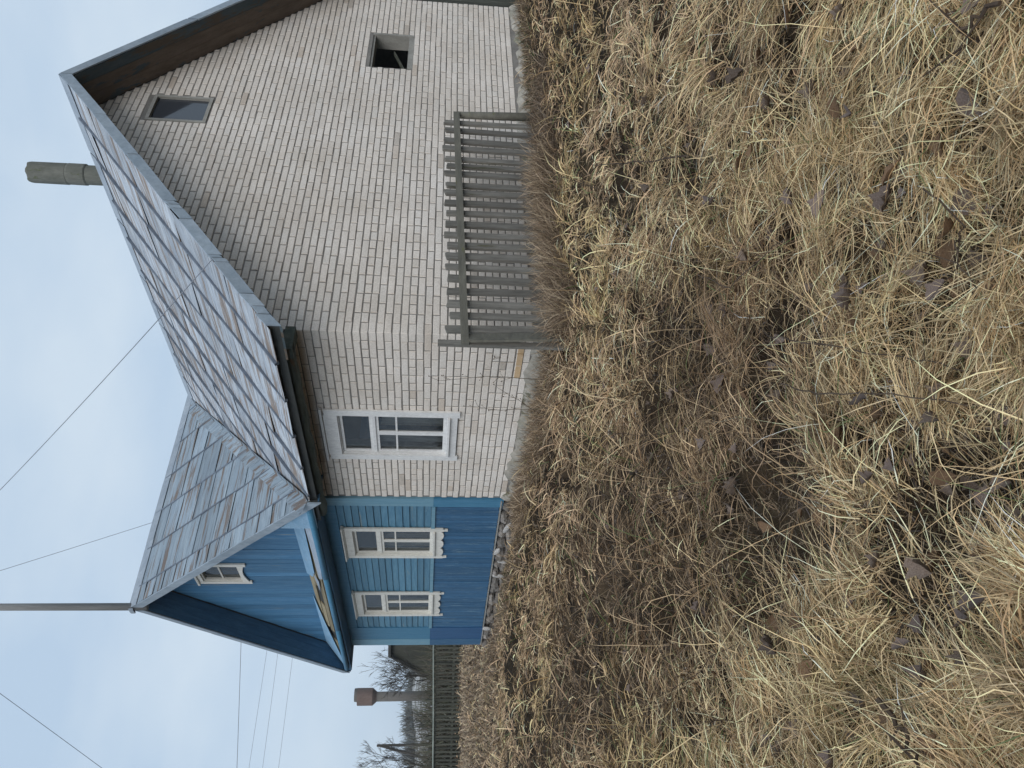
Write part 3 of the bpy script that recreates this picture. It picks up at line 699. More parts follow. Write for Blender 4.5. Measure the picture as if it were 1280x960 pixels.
# gable boards (vertical), broken round the attic window
x = -11.2
while x < -3.6:
    wv = random.uniform(.17, .24); e = min(x+wv, -3.55); o = -.004+random.gauss(0, .003)
    pieces = [(3.55, None)]
    if e > AW[0]+.06 and x < AW[1]-.06: pieces = [(3.55, AW[2]+.12), (AW[3]-.08, None)]
    for lo, hi in pieces:
        ta = bt(x) if hi is None else hi; tb = bt(e) if hi is None else hi
        if max(ta, tb) < lo+.02: continue
        poly = [(x+.002, o, lo), (e-.002, o, lo), (e-.002, o, max(tb, lo+.005)), (x+.002, o, max(ta, lo+.005))]
        if hi is None and x < BX < e: poly = [poly[0], poly[1], poly[2], (BX, o, bt(BX)), poly[3]]
        MB().prism(poly, (0, .03, 0)).build('gable_board', M_gab, bh)
    x = e
# attic window
def attic():
    x0, x1, z0, z1 = AW; y = -.012; s = .10
    m = MB().box(x0+s, x0+s+.03, y, y+.1, z0+.13, z1-.12).box(x1-s-.03, x1-s, y, y+.1, z0+.13, z1-.12).box(x0+s+.03, x1-s-.03, y, y+.1, z0+.13, z0+.16).box(x0+s+.03, x1-s-.03, y, y+.1, z1-.15, z1-.12)
    m.box(x0+s+.03, x1-s-.03, y+.03, y+.06, z0+.50, z0+.53)
    wn = m.build('attic_window', M_cream, bh)
    MB().box(x0-.03, x1+.03, y-.06, y, z1-.04, z1).build('cap_moulding', M_cream, wn)
    box('head_board', M_cream, wn, x0+s+.001, x1-s-.001, y-.03, y-.002, z1-.12, z1-.041)
    for a, b in ((x0, x0+s), (x1-s, x1)): box('side_board', M_cream, wn, a, b, y-.032, y-.001, z0-.03, z1-.041)
    n = 9; wd = x1-x0-2*s-.002; P = [(x0+s+.001, z0+.128), (x1-s-.001, z0+.128)] + [(x0+s+.001+wd*(1-t/n), z0+.015+.06*math.sin(math.pi*t/n)) for t in range(n+1)]
    MB().prism([(a, y-.03, b) for a, b in P], (0, .028, 0)).build('apron_board', M_cream, wn)
    MB().add([(x0+s+.03, y+.045, z0+.16), (x1-s-.03, y+.045, z0+.16), (x1-s-.03, y+.045, z1-.15), (x0+s+.03, y+.045, z1-.15)], [(0,1,2,3)]).build('pane', M_glass, wn)
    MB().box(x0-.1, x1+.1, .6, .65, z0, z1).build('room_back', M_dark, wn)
attic()
# eyebrow roof under the gable: plane z - y = 3.6 from the wall out to y = -.5
pent = MB()
XA, XB = -11.35, -3.55
def pp(x, t, h=0):
    x = min(x, -4.22+.66*t); x = max(x, -10.9-.5*t); y = -.5*t; return (x, y-h*.7, 3.6+y+h*.7)
pent.prism([pp(XA, .02, -.05), pp(XB, .02, -.05), pp(XB, .97, -.05), pp(XA, .97, -.05)], (0, .018, -.018))
pent_o = pent.build('eyebrow_roof', M_deck, bh)
def ppoly(name, mat, pts, h, th=.006): MB().prism([pp(a, b, h) for a, b in pts], (0, .7*th, -.7*th)).build(name, mat, pent_o)
for i, (a, b, t0, t1) in enumerate(((-6.9, -3.6, .02, .24), (-9.9, -6.92, .03, .23), (-7.4, -3.6, .26, .46), (-9.6, -8.2, .27, .46), (-9.5, -5.2, .52, .70), (-5.15, -3.6, .49, .71), (-10.6, -6.1, .73, .95), (-6.05, -3.6, .73, .95), (-11.3, -9.95, .05, .7))):
    d1, d2 = random.uniform(-.05, .05), random.uniform(-.04, .04)
    ppoly('plank', M_ply, [(a, t0+d1*.5), (b, t0+d2*.5), (b+random.uniform(-.1, .0), t1+d2*.5), (a+random.uniform(0, .25), t1+d1*.5)], -.025+.006*random.random(), .02)
ppoly('roof_sheet', M_pent, [(-3.58, .0), (-3.58, .52), (-4.6, .55), (-5.7, .50), (-6.55, .46), (-6.9, .30), (-7.05, .02)], .012)
ppoly('roof_sheet', M_pent_g, [(-3.58, .56), (-3.6, .86), (-4.7, .90), (-5.9, .86), (-6.45, .80), (-6.6, .64), (-5.5, .62), (-4.6, .58)], .008)
ppoly('roof_sheet', M_pent, [(-8.1, .0), (-8.6, .12), (-9.4, .33), (-10.2, .60), (-10.9, .86), (-11.33, .90), (-11.33, .02)], .012)
ppoly('roof_sheet', M_pent_g, [(-6.62, .40), (-7.3, .55), (-6.75, .62)], .02)
for i in range(3):
    a, b = XB-(XB-XA)*i/3-.003, XB-(XB-XA)*(i+1)/3+.003
    m = MB().tube([(a, -.50+.012*math.sin(i*2), 3.10+.012*i*.4), ((a+b)/2, -.515, 3.095+.008*i), (b, -.50, 3.105+.02*i*.5)], .052, 10).build('eyebrow_fascia', M_corner, bh, smooth=True)
MB().box(XA+.05, XB-.55, -.47, -.046, 3.025, 3.05).build('eyebrow_soffit', M_bsoff, bh)

# blue roof: right slope (towards the brick wing), left slope
def bz(x): return BZ-BSL*abs(x-BX)
BEL, BER = -11.55, v0[0]
rb = MB()
rb.prism([(BX, BY0+.01, BZ), (BER, BY0+.01, bz(BER)), (BER, EAVE_Y, bz(BER)), (v1[0], RIDGE_Y, bz(v1[0])), (BX, RIDGE_Y, BZ)], (0, 0, -.12))
rb.prism([(BX, RIDGE_Y+.001, BZ), (v1[0], RIDGE_Y+.001, bz(v1[0])), (BER, 8.98, bz(BER)), (BX, 8.98, BZ)], (0, 0, -.12))
rb.prism([(BX-.001, BY0+.01, BZ), (BX-.001, 8.98, BZ), (BEL, 8.98, bz(BEL)), (BEL, BY0+.01, bz(BEL))], (0, 0, -.12))
roof2 = rb.build('roof', M_deck, bh)
L2 = math.hypot(BER-BX, BZ-bz(BER)); k2 = L2/(BER-BX)
fr2 = plane_frame((BER, BY0, bz(BER)), (0, 1, 0), (-1, 0, BSL))
q0 = (EAVE_Y-BY0, 0.0); q1 = (RIDGE_Y-BY0, L2-(v1[0]-BX)*k2)
ex, ey = q1[0]-q0[0], q1[1]-q0[1]
valley2 = (ey, -ex, ey*q0[0]-ex*q0[1])
c2 = [0, .36, 1.16, 1.98, 2.81, 3.64, 4.45, 5.2]
def rows2(ci):
    r = random.Random(ci+5); out = [0.0]; t = r.uniform(.35, .6) if ci else .3
    while t < L2-.3: out.append(t); t += r.uniform(.52, .72) if ci else r.uniform(.3, .42)
    out.append(L2); return out
sheets(roof2, fr2, c2, rows2, [valley2, (0, 1, L2-.01)], M_sheet, tmax=L2-.01, rib_h=.022, rib_w=.035, rise=.014, curl=.007)
# far part of the same slope behind the ridge junction
fr2b = plane_frame((BER, 8.98, bz(BER)), (0, -1, 0), (-1, 0, BSL))
sheets(roof2, fr2b, [0, 1.2, 2.4, 3.6, 4.72], lambda ci: [0, 1.9, 3.7, L2], [valley2, (0, 1, L2-.01)], M_sheet, tmax=L2-.01)
fr3 = plane_frame((BEL, BY0, bz(BEL)), (0, 1, 0), (1, 0, BSL)); L3 = math.hypot(BX-BEL, BZ-bz(BEL))
sheets(roof2, fr3, [0, 1.2, 2.4, 3.6, 4.8, 6.0, 7.2, 8.4, 9.5], lambda ci: [0, 1.6, 3.4, L3], [(0, 1, L3-.01)], M_sheet, tmax=L3-.01)
# valley flashing: overlapping strips down the valley, lying on the blue slope and folding onto the brick slope
Va = Vector((v0[0], EAVE_Y-.02, eave_z)); Vb = Vector((v1[0], RIDGE_Y, RIDGE_Z)); vd = (Vb-Va); nA = Vector((BSL, 0, 1)).normalized(); nB = Vector((0, -SL, 1)).normalized()
uA = nA.cross(vd).normalized();  uA = uA if uA.y < 0 else -uA
uB = nB.cross(vd).normalized();  uB = uB if uB.x > 0 else -uB
for i in range(11):
    a, b = Va+vd*(i/11), Va+vd*((i+1)/11+.012); hA, hB = .035+.004*(i % 2), .035+.004*(i % 2)
    wA, wB = .25, .13; mid = (nA+nB).normalized()
    m = MB(); pts = [a+uA*wA+nA*hA*.7, a+mid*hA, a+uB*wB+nB*hB, b+uA*wA+nA*hA*.7, b+mid*hA, b+uB*wB+nB*hB]
    m.add(pts, [(0,1,4,3), (1,2,5,4)]); m.build('valley_flashing', M_sheet, roof2)
# ridge cap
for k in range(7):
    ya, yb = BY0-.02+k*1.35, BY0-.02+(k+1)*1.35+.04
    m = MB(); h = .05+.004*(k % 2)
    for sg in (-1, 1): m.prism([(BX, ya, BZ+h), (BX, yb, BZ+h), (BX+sg*.2, yb, BZ+h-.2*BSL-.006), (BX+sg*.2, ya, BZ+h-.2*BSL-.006)], (0, 0, -.008))
    m.build('ridge_cap', M_cap, roof2)
# rake fascias
def bl_fascia(x_eave, n, hgt, mat):
    for i in range(n):
        ta, tb = i/n+.001, (i+1)/n-.001
        xa, xb = (BX+(x_eave-BX)*t for t in (ta, tb)); j = random.uniform(-.008, .008)
        MB().prism([(xa, BY0, bz(xa)+.03+j), (xb, BY0, bz(xb)+.03+j), (xb, BY0, bz(xb)-hgt+j), (xa, BY0, bz(xa)-hgt+j)], (0, -.02-.003*(i % 2), 0)).build('fascia_board', mat, roof2)
bl_fascia(BER, 4, .17, M_fascia); bl_fascia(BEL, 3, .13, M_fascia)
for xe in (BER, BEL):
    for i, (ya, yb) in enumerate(((BY0+.012, -.36), (-.357, -.19), (-.187, -.035))):
        o = -.124-.003*i
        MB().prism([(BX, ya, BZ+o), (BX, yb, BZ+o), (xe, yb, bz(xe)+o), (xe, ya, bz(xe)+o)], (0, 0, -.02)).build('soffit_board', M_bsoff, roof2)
# left eave boxed end
MB().prism([(-11.52, -.48, 3.02), (-11.52, 8.4, 3.02), (-11.52, 8.4, 3.10), (-11.52, -.48, 3.10)], (.40, 0, 0)).build('eave_soffit', M_bsoff, roof2)
MB().prism([(BER-.05, -.505, 3.04), (BER-.9, -.505, 3.04), (BER-.9, -.505, 3.62), (BER-.12, -.505, 3.05)], (0, .03, 0)).build('eave_return', M_pent, roof2)

# foundation of field stones under the blue wall
fnd = MB().box(-11.0, -4.2, .06, .3, -.6, .0).build('foundation', M_lime, bh)
def stone_mesh(seed):
    r = random.Random(seed); m = MB(); n, k = 7, 4
    ph = [r.uniform(.75, 1.2) for _ in range(n)]
    for j in range(k+1):
        a = math.pi*j/k
        for i in range(n):
            t = 2*math.pi*i/n; q = ph[i]*r.uniform(.88, 1.1)
            m.v.append((math.sin(a)*math.cos(t)*q*.5, math.sin(a)*math.sin(t)*q*.5, -math.cos(a)*.5*r.uniform(.92, 1.05)))
    for j in range(k):
        for i in range(n): m.f.append((j*n+i, j*n+(i+1) % n, (j+1)*n+(i+1) % n, (j+1)*n+i))
    return m.mesh('stone', M_stone)
SM = [stone_mesh(s) for s in range(7)]
x = -4.25
while x > -11.1:
    zt = sill_z(x)-.04; zz = zt
    while zz > -.42:
        hgt = random.uniform(.11, .22); wd = random.uniform(.16, .36)
        o = bpy.data.objects.new('stone', random.choice(SM)); link(o, fnd)
        o.matrix_basis = Matrix.Translation((x-random.uniform(0, .18), random.uniform(-.03, .05), zz-hgt/2)) @ Matrix.Rotation(random.uniform(-.2, .2), 4, 'Y') @ Matrix.Rotation(random.uniform(-.5, .5), 4, 'Z') @ Matrix.Diagonal((wd, .26, hgt*1.05, 1))
        zz -= hgt*.95
    x -= random.uniform(.2, .32)
for xx, zz, s1, s2 in ((-4.95, -.10, .42, .09), (-5.9, .0, .30, .10), (-6.35, -.16, .12, .28), (-7.0, -.12, .14, .3), (-9.9, -.08, .2, .2)):
    m = bpy.data.objects.new('lime_patch', SM[3].copy()); m.data.materials.clear(); m.data.materials.append(M_lime); link(m, fnd)
    m.matrix_basis = Matrix.Translation((xx, -.09, zz)) @ Matrix.Rotation(.25, 4, 'Y') @ Matrix.Diagonal((s1, .08, s2, 1))

# ------------------------------------------------------------------ mast with guys
mast = thing('antenna_mast', (BX, -.50, 6.85), 'tall grey mast standing on the blue gable peak with guy wires', 'mast')
MT = 11.75
MB().tube([(BX, -.50, 6.55), (BX, -.50, 9), (BX, -.498, MT)], [.072, .068, .062], 10).build('pole', M_mast, mast, smooth=True)
MB().box(BX-.085, BX+.085, -.60, -.565, 6.78, 6.86).build('clamp', M_cap, mast)
def wire(a, b, r, sag=0., n=14):
    a, b = Vector(a), Vector(b); return MB().tube([a.lerp(b, i/n)-Vector((0, 0, sag*4*(i/n)*(1-i/n))) for i in range(n+1)], r, 5)
top = (BX, -.5, 11.25)
wire(top, (OV+.02, .525, 3.87), .0055, .10).build('guy_wire', M_wire, mast)
wire(top, (BX, 1.27, 6.90), .005, .02).build('guy_wire', M_wire, mast)
ga = on_z(575, 1300, -.15)
wire(top, ga, .006, .15).build('guy_wire', M_wire, mast)

# ------------------------------------------------------------------ picket fence by the gable
fc = thing('picket_fence', (.5, 1.7, -.3), 'short grey weathered picket fence standing before the brick gable', 'fence')
FX = .5
def rz(y): return .895 + (y+.53)*.026
MB().bar((FX+.035, -.60, rz(-.60)), (FX+.05, 3.96, rz(3.96)), .09, .035, up=(1, 0, 0)).build('rail', M_rail, fc)
for y in (3.79, 3.60, 3.34, 3.15, 2.90, 2.74, 2.57, 2.31, 2.15, 1.93, 1.72, 1.50, 1.29, 1.09, .89, .70, .50, .27, .07, -.12, -.34):
    h = rz(y)+.19+random.gauss(0, .02); tl = random.gauss(.0, .018)+.025*(y/4); wd = random.uniform(.085, .112)
    a = random.uniform(-.025, .025); ztop = [h, h+a]
    p = [(FX, y-wd/2-tl, -.34), (FX, y+wd/2-tl, -.34), (FX, y+wd/2, h-.012), (FX, y+wd/2-.012, h+a), (FX, y-wd/2+.012, h), (FX, y-wd/2, h-.012)]
    MB().prism(p, (-.04, 0, 0)).build('picket', M_slat, fc)
MB().bar((FX-.02, -.555, -.4), (FX-.01, -.56, 1.20), .07, .045, up=(1, 0, 0)).build('post', M_slat, fc)
MB().bar((FX+.06, -.46, -.36), (FX+.02, -.50, .86), .17, .03, up=(1, .4, 0)).build('brace_board', M_rail, fc)
MB().tube([(FX+.02, 4.02, -.4), (FX+.01, 3.99, .4), (FX, 3.97, 1.04)], [.065, .06, .05], 9).build('post', M_rail, fc, smooth=True)

# ------------------------------------------------------------------ dark lean-to beyond the gable
sh = thing('plank_shed', (-2, 10.5, -.3), 'dark plank shed adjoining the far end of the brick gable', 'shed')
y = 8.55; k = 0
while y < 13.0:
    wd = random.uniform(.14, .19)
    box('plank', M_oldwood, sh, -.62+random.uniform(-.008, .008), -.585, y, y+wd-.008, -.45, 2.35+random.uniform(-.02, .02)); y += wd
MB().box(-4.0, -.63, 8.52, 13.0, -.4, 2.34).build('wall', M_oldwood, sh)
MB().prism([(-.35, 8.52, 2.30), (-.35, 13.2, 2.30), (-4.2, 13.2, 3.2), (-4.2, 8.52, 3.2)], (0, 0, .06)).build('roof', M_oldroof, sh)
# ------------------------------------------------------------------ background on the left
def gz(p): return float(ground_z(p.x, p.y))
# water tower
tp = at(455, 871, 120); tb = float(ground_z(tp.x, tp.y))
tw = thing('water_tower', (tp.x, tp.y, tb), 'rusty water tower with fat tank on a slim shaft', 'water tower')
ztop, zk, zlow = at(447, 871, 120).z, at(466, 871, 120).z, at(471, 871, 120).z
MB().tube([(tp.x, tp.y, tb-.5), (tp.x, tp.y, zlow)], .68, 16).build('shaft', M_shaft, tw, smooth=True)
MB().tube([(tp.x, tp.y, zlow), (tp.x, tp.y, zk), (tp.x, tp.y, ztop)], [.70, 1.22, 1.22], 20).build('tank', M_tank, tw)
MB().tube([(tp.x, tp.y+.25, ztop), (tp.x, tp.y+.25, ztop+.45)], [.95, .92], 16).build('tank_cap', M_shaft, tw)
# A-pole
ap = at(471, 932, 70); g = gz(ap)
up = thing('utility_pole', (ap.x, ap.y, g), 'braced wooden utility pole with a slanting strut near the far trees', 'pole')
MB().tube([(ap.x, ap.y, g-.3), (ap.x, ap.y, ap.z)], [.13, .10], 8).build('post', M_bark, up)
b = at(512, 948, 70); b2 = b + (b-ap)*.45
MB().tube([(ap.x, ap.y, ap.z-.25), (b2.x, b2.y, g-.2)], [.10, .12], 8).build('strut', M_bark, up)
# overhead wires between two poles out of sight
def ext(x0, y0, x1, y1, y): t = (y-y0)/(y1-y0); return x0+(x1-x0)*t
def linepole(px, D, zt):
    q = at(500, px, D); g = gz(q)
    t_ = thing('utility_pole', (q.x, q.y, g), 'plain wooden utility pole carrying the overhead wires ' + ('behind the blue house' if px < 900 else 'beyond the far fence'), 'pole')
    MB().tube([(q.x, q.y, g-.3), (q.x, q.y, zt+.5)], [.14, .1], 8).build('post', M_bark, t_)
    MB().bar((q.x-.2, q.y-.9, zt), (q.x+.2, q.y+.9, zt), .1, .1).build('crossarm', M_bark, t_)
linepole(1180, 45, 11.3); linepole(640, 45, 10.0)
for i, (xa, xb, r, lb) in enumerate(((300, 295, .014, 'thick overhead wire running level past the blue gable'), (333, 310, .008, 'thin overhead wire, uppermost of the faint three'), (347, 327, .008, 'thin overhead wire, middle of the faint three'), (366, 347, .008, 'thin overhead wire, lowest of the faint three'))):
    A = at(ext(xa, 810, xb, 960, 640), 640, 45); B = at(ext(xa, 810, xb, 960, 1180), 1180, 45)
    wire(A, B, r, .05, 10).build('overhead_wire', M_wire, None, label=lb, cat='wire', group='overhead wires')
# dark shed behind the fence
s0 = at(540, 818, 44); g = gz(s0)
vd_ = Vector((fw.x, fw.y, 0)).normalized(); rd_ = Vector((rt0.x, rt0.y, 0)).normalized()
dsh = thing('shed', (s0.x, s0.y, g), 'small dark shed with steep roof behind the picket fence', 'shed')
def sp(a, b, z): q = s0 + rd_*a + vd_*b; return (q.x, q.y, z)
za, ze = at(486, 806, 44).z, at(541, 845, 44).z
MB().prism([sp(-1.05, 0, g-.3), sp(3.2, 0, g-.3), sp(3.2, 0, za-.12), sp(.02, 0, za-.12), sp(-1.05, 0, ze+.15)], tuple(vd_*3)).build('wall', M_oldwood, dsh)
MB().prism([sp(-1.45, -.3, ze-.12), sp(.0, -.3, za), sp(3.3, -.3, za+.02), sp(3.3, -.3, za-.1), sp(.0, -.3, za-.14), sp(-1.45, -.3, ze-.26)], tuple(vd_*3.6)).build('roof', M_oldroof, dsh)
# far picket fence
ff_ = thing('picket_fence', tuple(at(572, 880, 33)), 'long dark picket fence with a pale pipe along it, far end of the meadow', 'fence')
A = at(560, 760, 31); B = at(560, 1040, 34.5); A.z = B.z = 0; ln = (B-A).length; dr = (B-A)/ln
npk = int(ln/.155); pkm = None
for i in range(npk):
    q = A+dr*(ln*i/npk); g = gz(q)
    if pkm is None:
        pkm = MB().prism([(-.035, 0, 0), (.035, 0, 0), (.035, 0, 1.22), (0, 0, 1.28), (-.035, 0, 1.22)], (0, .02, 0)).mesh('picket', M_oldwood)
    o = bpy.data.objects.new('picket', pkm); link(o, ff_)
    o.matrix_basis = Matrix.Translation((q.x, q.y, g-.05+random.gauss(0, .02))) @ Matrix.Rotation(math.atan2(dr.y, dr.x), 4, 'Z') @ Matrix.Rotation(random.gauss(0, .02), 4, 'Y') @ Matrix.Diagonal((random.uniform(.85, 1.15), 1, random.uniform(.92, 1.06), 1))
nrm = Vector((-dr.y, dr.x, 0))
if nrm.dot(CAM-A) < 0: nrm = -nrm
for hh in (.35, .98):
    MB().bar(tuple(A-nrm*.04+Vector((0, 0, gz(A)+hh))), tuple(B-nrm*.04+Vector((0, 0, gz(B)+hh))), .05, .08).build('rail', M_oldwood, ff_)
pz0, pz1 = at(541, 800, 31.3).z, at(542.5, 960, 33.5).z
MB().tube([A+nrm*.07+Vector((0, 0, pz0)), (A+B)/2+nrm*.07+Vector((0, 0, (pz0+pz1)/2-.02)), B+nrm*.07+Vector((0, 0, pz1))], .032, 8).build('pipe', M_pale, ff_, smooth=True)
for i in range(6):
    q = A+dr*(ln*(i+.5)/6)-nrm*.1; g = gz(q); MB().tube([(q.x, q.y, g-.2), (q.x, q.y, g+1.35)], .06, 7).build('post', M_oldwood, ff_)

# bare trees
def bare_tree(name, base, height, label, seed, spread=.5, depth=5, lean=(0, 0), trunk=.095, group=None, stems=1):
    r = random.Random(seed); t = thing(name, tuple(base), label, 'tree' if 'tree' in name else 'bush', group)
    tm, cm = MB(), MB()
    def grow(p, d, ln_, rad, lvl):
        n = 4; pts = [p]; rr = [rad]
        for i in range(n):
            d = (d + Vector((r.gauss(0, .13), r.gauss(0, .13), r.gauss(.03, .08)))).normalized(); pts.append(pts[-1]+d*(ln_/n)); rr.append(rad*(1-.45*(i+1)/n))
        (tm if lvl == 0 else cm).tube(pts, rr, 6 if lvl < 2 else 3, cap=False)
        if lvl >= depth: return
        for k in range(r.choice([2, 3, 3, 4]) if lvl else 5):
            j = r.randint(2, n) if lvl else r.randint(1, n)
            ax = Vector((r.gauss(0, 1), r.gauss(0, 1), r.gauss(0, .5))).normalized()
            nd = (d*(1-spread*.4) + ax*spread*r.uniform(.7, 1.5) + Vector((0, 0, .18))).normalized()
            grow(pts[j], nd, ln_*r.uniform(.55, .82), max(rr[j]*.68, .011), lvl+1)
    for s_ in range(stems):
        grow(Vector(base)+Vector((r.gauss(0, .25), r.gauss(0, .25), -.1))*(stems > 1), Vector((lean[0]+r.gauss(0, .25)*(stems > 1), lean[1]+r.gauss(0, .25)*(stems > 1), 1)).normalized(), height*.36, trunk, 0)
    tm.build('trunk', M_bark, t); cm.build('crown', M_bark, t)
for px, D, h, lb, sd_, st in ((843, 42, 4.6, 'bare tree with spreading twigs, beside the small dark shed', 3, 1), (815, 50, 5.6, 'bare tree rising behind the small dark shed roof', 8, 1), (958, 52, 5.8, 'leafless bushy tree past the braced utility pole', 12, 2), (905, 64, 3.6, 'low bare tree past the water tower shaft', 21, 2)):
    q = at(520, px, D); bare_tree('bare_tree', Vector((q.x, q.y, gz(q))), h, lb, sd_, group='bare trees past the fence', stems=st)
# brush behind the fence: an uncountable tangle
def tangle(name, pts, hts, per, label, seed, cols, rad=.02, cat='brush', mat=None):
    g_ = np.random.default_rng(seed); V_, F_, C_ = [], [], []
    for (x, y, z), h in zip(pts, hts):
        for k in range(per):
            a = g_.uniform(0, 2*np.pi); ln_ = h*g_.uniform(.5, 1.1); d = np.array([np.cos(a)*g_.uniform(.1, .8), np.sin(a)*g_.uniform(.1, .8), 1.0]); d /= np.linalg.norm(d)
            p = np.array([x, y, z])+np.array([g_.normal(0, .5), g_.normal(0, .5), -.1]); c = cols[g_.integers(len(cols))]*g_.uniform(.7, 1.25)
            sd2 = np.cross(d, [g_.normal(), g_.normal(), .3]); sd2 /= np.linalg.norm(sd2)
            prev = None
            for i in range(4):
                wv = rad*(1-i/3.3); b0 = len(V_); V_ += [p-sd2*wv, p+sd2*wv]; C_ += [c, c]
                if prev is not None: F_.append((prev, prev+1, b0+1, b0))
                prev = b0; d = d+g_.normal(0, .22, 3); d /= np.linalg.norm(d); p = p+d*ln_/3
    m = bpy.data.meshes.new(name); m.from_pydata([tuple(v) for v in V_], [], F_); m.materials.append(mat or M_brush)
    ca = m.color_attributes.new('Col', 'FLOAT_COLOR', 'POINT'); ca.data.foreach_set('color', np.c_[np.array(C_), np.ones(len(C_))].astype(np.float32).ravel())
    return tag(link(bpy.data.objects.new(name, m)), label, cat, kind='stuff')
pts, hts = [], []
for px in np.arange(770, 1060, 3.0):
    for D in (36, 39, 43):
        q = at(520, px+random.uniform(-2, 2), D+random.uniform(-1.5, 1.5)); pts.append((q.x, q.y, gz(q))); hts.append(random.uniform(1.2, 2.5))
tangle('brush', pts, hts, 26, 'dark leafless brush growing along the far picket fence', 4, [np.array((.085, .075, .05)), np.array((.12, .10, .075)), np.array((.07, .075, .045))], .03)
# far rise with pale ground, wood on its crest
hr = MB(); n = 40
hillp = []
for i in range(n+1):
    px = 700+ (1300-700)*i/n; prev = len(hr.v)
    near, far = at(534, px, 150), at(534, px, 235)
    hr.v += [(near.x, near.y, float(ground_z(near.x, near.y))-1.2), (far.x, far.y, 5.2+.8*math.sin(i*.7)), (far.x+(far.x-near.x)*.6, far.y+(far.y-near.y)*.6, 5.4)]
    if i: hr.f += [(prev-3, prev, prev+1, prev-2), (prev-2, prev+1, prev+2, prev-1)]
m_, t_, n_, l_ = nodes('pale_far_field')
ge = n_('ShaderNodeNewGeometry'); a_ = n_('ShaderNodeTexNoise', Scale=.16, Detail=6.0, Roughness=.7); l_(ge.outputs['Position'], a_.inputs['Vector'])
r_ = ramp(n_, [(.46, (.15,.14,.115)), (.54, (.42,.41,.40)), (.7, (.56,.55,.55))]); l_(a_.outputs['Fac'], r_.inputs[0])
b_ = n_('ShaderNodeBsdfPrincipled', Roughness=.95); l_(r_.outputs[0], b_.inputs['Base Color']); o_ = n_('ShaderNodeOutputMaterial'); l_(b_.outputs[0], o_.inputs[0])
tag(hr.build('hill', m_, None, smooth=True), kind='structure')
pts, hts = [], []
for k in range(620):
    px = random.uniform(700, 1300); D = random.uniform(232, 262); q = at(520, px, D); pts.append((q.x, q.y, 4.6)); hts.append(random.uniform(3.2, 5.6))
tangle('distant_wood', pts, hts, 9, 'blue grey distant wood along the horizon', 6, [np.array((.075, .078, .068)), np.array((.10, .10, .085))], .3, cat='wood')

# ------------------------------------------------------------------ grass
def blades(root, azim, elev, curve, length, width, color, nseg=4, seed=0, jit=.16):
    """arrays of bent ribbons"""
    g_ = np.random.default_rng(seed); n = len(root)
    P = root.copy(); el = elev.copy(); az = azim.copy()
    roll = g_.uniform(-1, 1, (n, 3)); verts = np.zeros((n, nseg*2+1, 3)); 
    for i in range(nseg+1):
        d = np.stack([np.cos(az)*np.cos(el), np.sin(az)*np.cos(el), np.sin(el)], 1)
        if i < nseg:
            s = np.cross(d, roll+np.array([0, 0, .6])); s /= np.linalg.norm(s, axis=1, keepdims=True)+1e-9
            wv = (width*(1-.55*i/nseg)/2)[:, None]
            verts[:, 2*i] = P-s*wv; verts[:, 2*i+1] = P+s*wv
            P = P+d*(length/nseg)[:, None]; el = el-curve/nseg; az = az+g_.normal(0, jit, n)
            gzv = ground_z(P[:, 0], P[:, 1])+.012; low = P[:, 2] < gzv; P[low, 2] = gzv[low]
            el = np.where(low, np.abs(el)*.3, el)
        else: verts[:, 2*nseg] = P
    nv = 2*nseg+1; base = (np.arange(n)*nv)[:, None]
    quads = np.concatenate([base+np.array([[2*i, 2*i+1, 2*i+3, 2*i+2]]) for i in range(nseg-1)], 0)
    tris = base+np.array([[2*nseg-2, 2*nseg-1, 2*nseg]])
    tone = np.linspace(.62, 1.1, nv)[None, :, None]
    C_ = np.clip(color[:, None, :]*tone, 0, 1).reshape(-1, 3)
    return verts.reshape(-1, 3), quads, tris, C_
def mesh_np(name, V_, quads, tris, C_, mat):
    m = bpy.data.meshes.new(name); m.vertices.add(len(V_)); m.vertices.foreach_set('co', V_.astype(np.float32).ravel())
    nl = len(quads)*4+len(tris)*3; m.loops.add(nl); m.loops.foreach_set('vertex_index', np.r_[quads.ravel(), tris.ravel()].astype(np.int32))
    m.polygons.add(len(quads)+len(tris))
    m.polygons.foreach_set('loop_start', np.r_[np.arange(len(quads))*4, len(quads)*4+np.arange(len(tris))*3].astype(np.int32))
    m.polygons.foreach_set('loop_total', np.r_[np.full(len(quads), 4), np.full(len(tris), 3)].astype(np.int32))
    m.update(calc_edges=True); m.materials.append(mat)
    ca = m.color_attributes.new('Col', 'FLOAT_COLOR', 'POINT'); ca.data.foreach_set('color', np.c_[C_, np.ones(len(C_))].astype(np.float32).ravel())
    return m
def outside(x, y, pad=.05):
    return ~(((x > BL0-.1) & (x < .0+pad) & (y > -pad) & (y < 13)))
fwa = math.atan2(fw.y, fw.x)
def sample(n, d0, d1, pw, half, g_):
    u = g_.random(n); e = 1-pw
    D = (d0**e+u*(d1**e-d0**e))**(1/e); a = fwa+g_.uniform(-half, half, n)
    return CAM.x+D*np.cos(a), CAM.y+D*np.sin(a), D
STRAW = np.array([(.64,.52,.33), (.57,.45,.28), (.72,.61,.42), (.48,.36,.22), (.60,.50,.31), (.38,.27,.165), (.68,.56,.36)])
BROWN = np.array([(.16,.112,.074), (.26,.185,.12), (.10,.07,.048), (.40,.305,.20), (.21,.15,.10), (.48,.375,.25)])
PINK = np.array([(.52,.385,.265), (.44,.325,.225), (.58,.455,.315), (.34,.245,.17)])
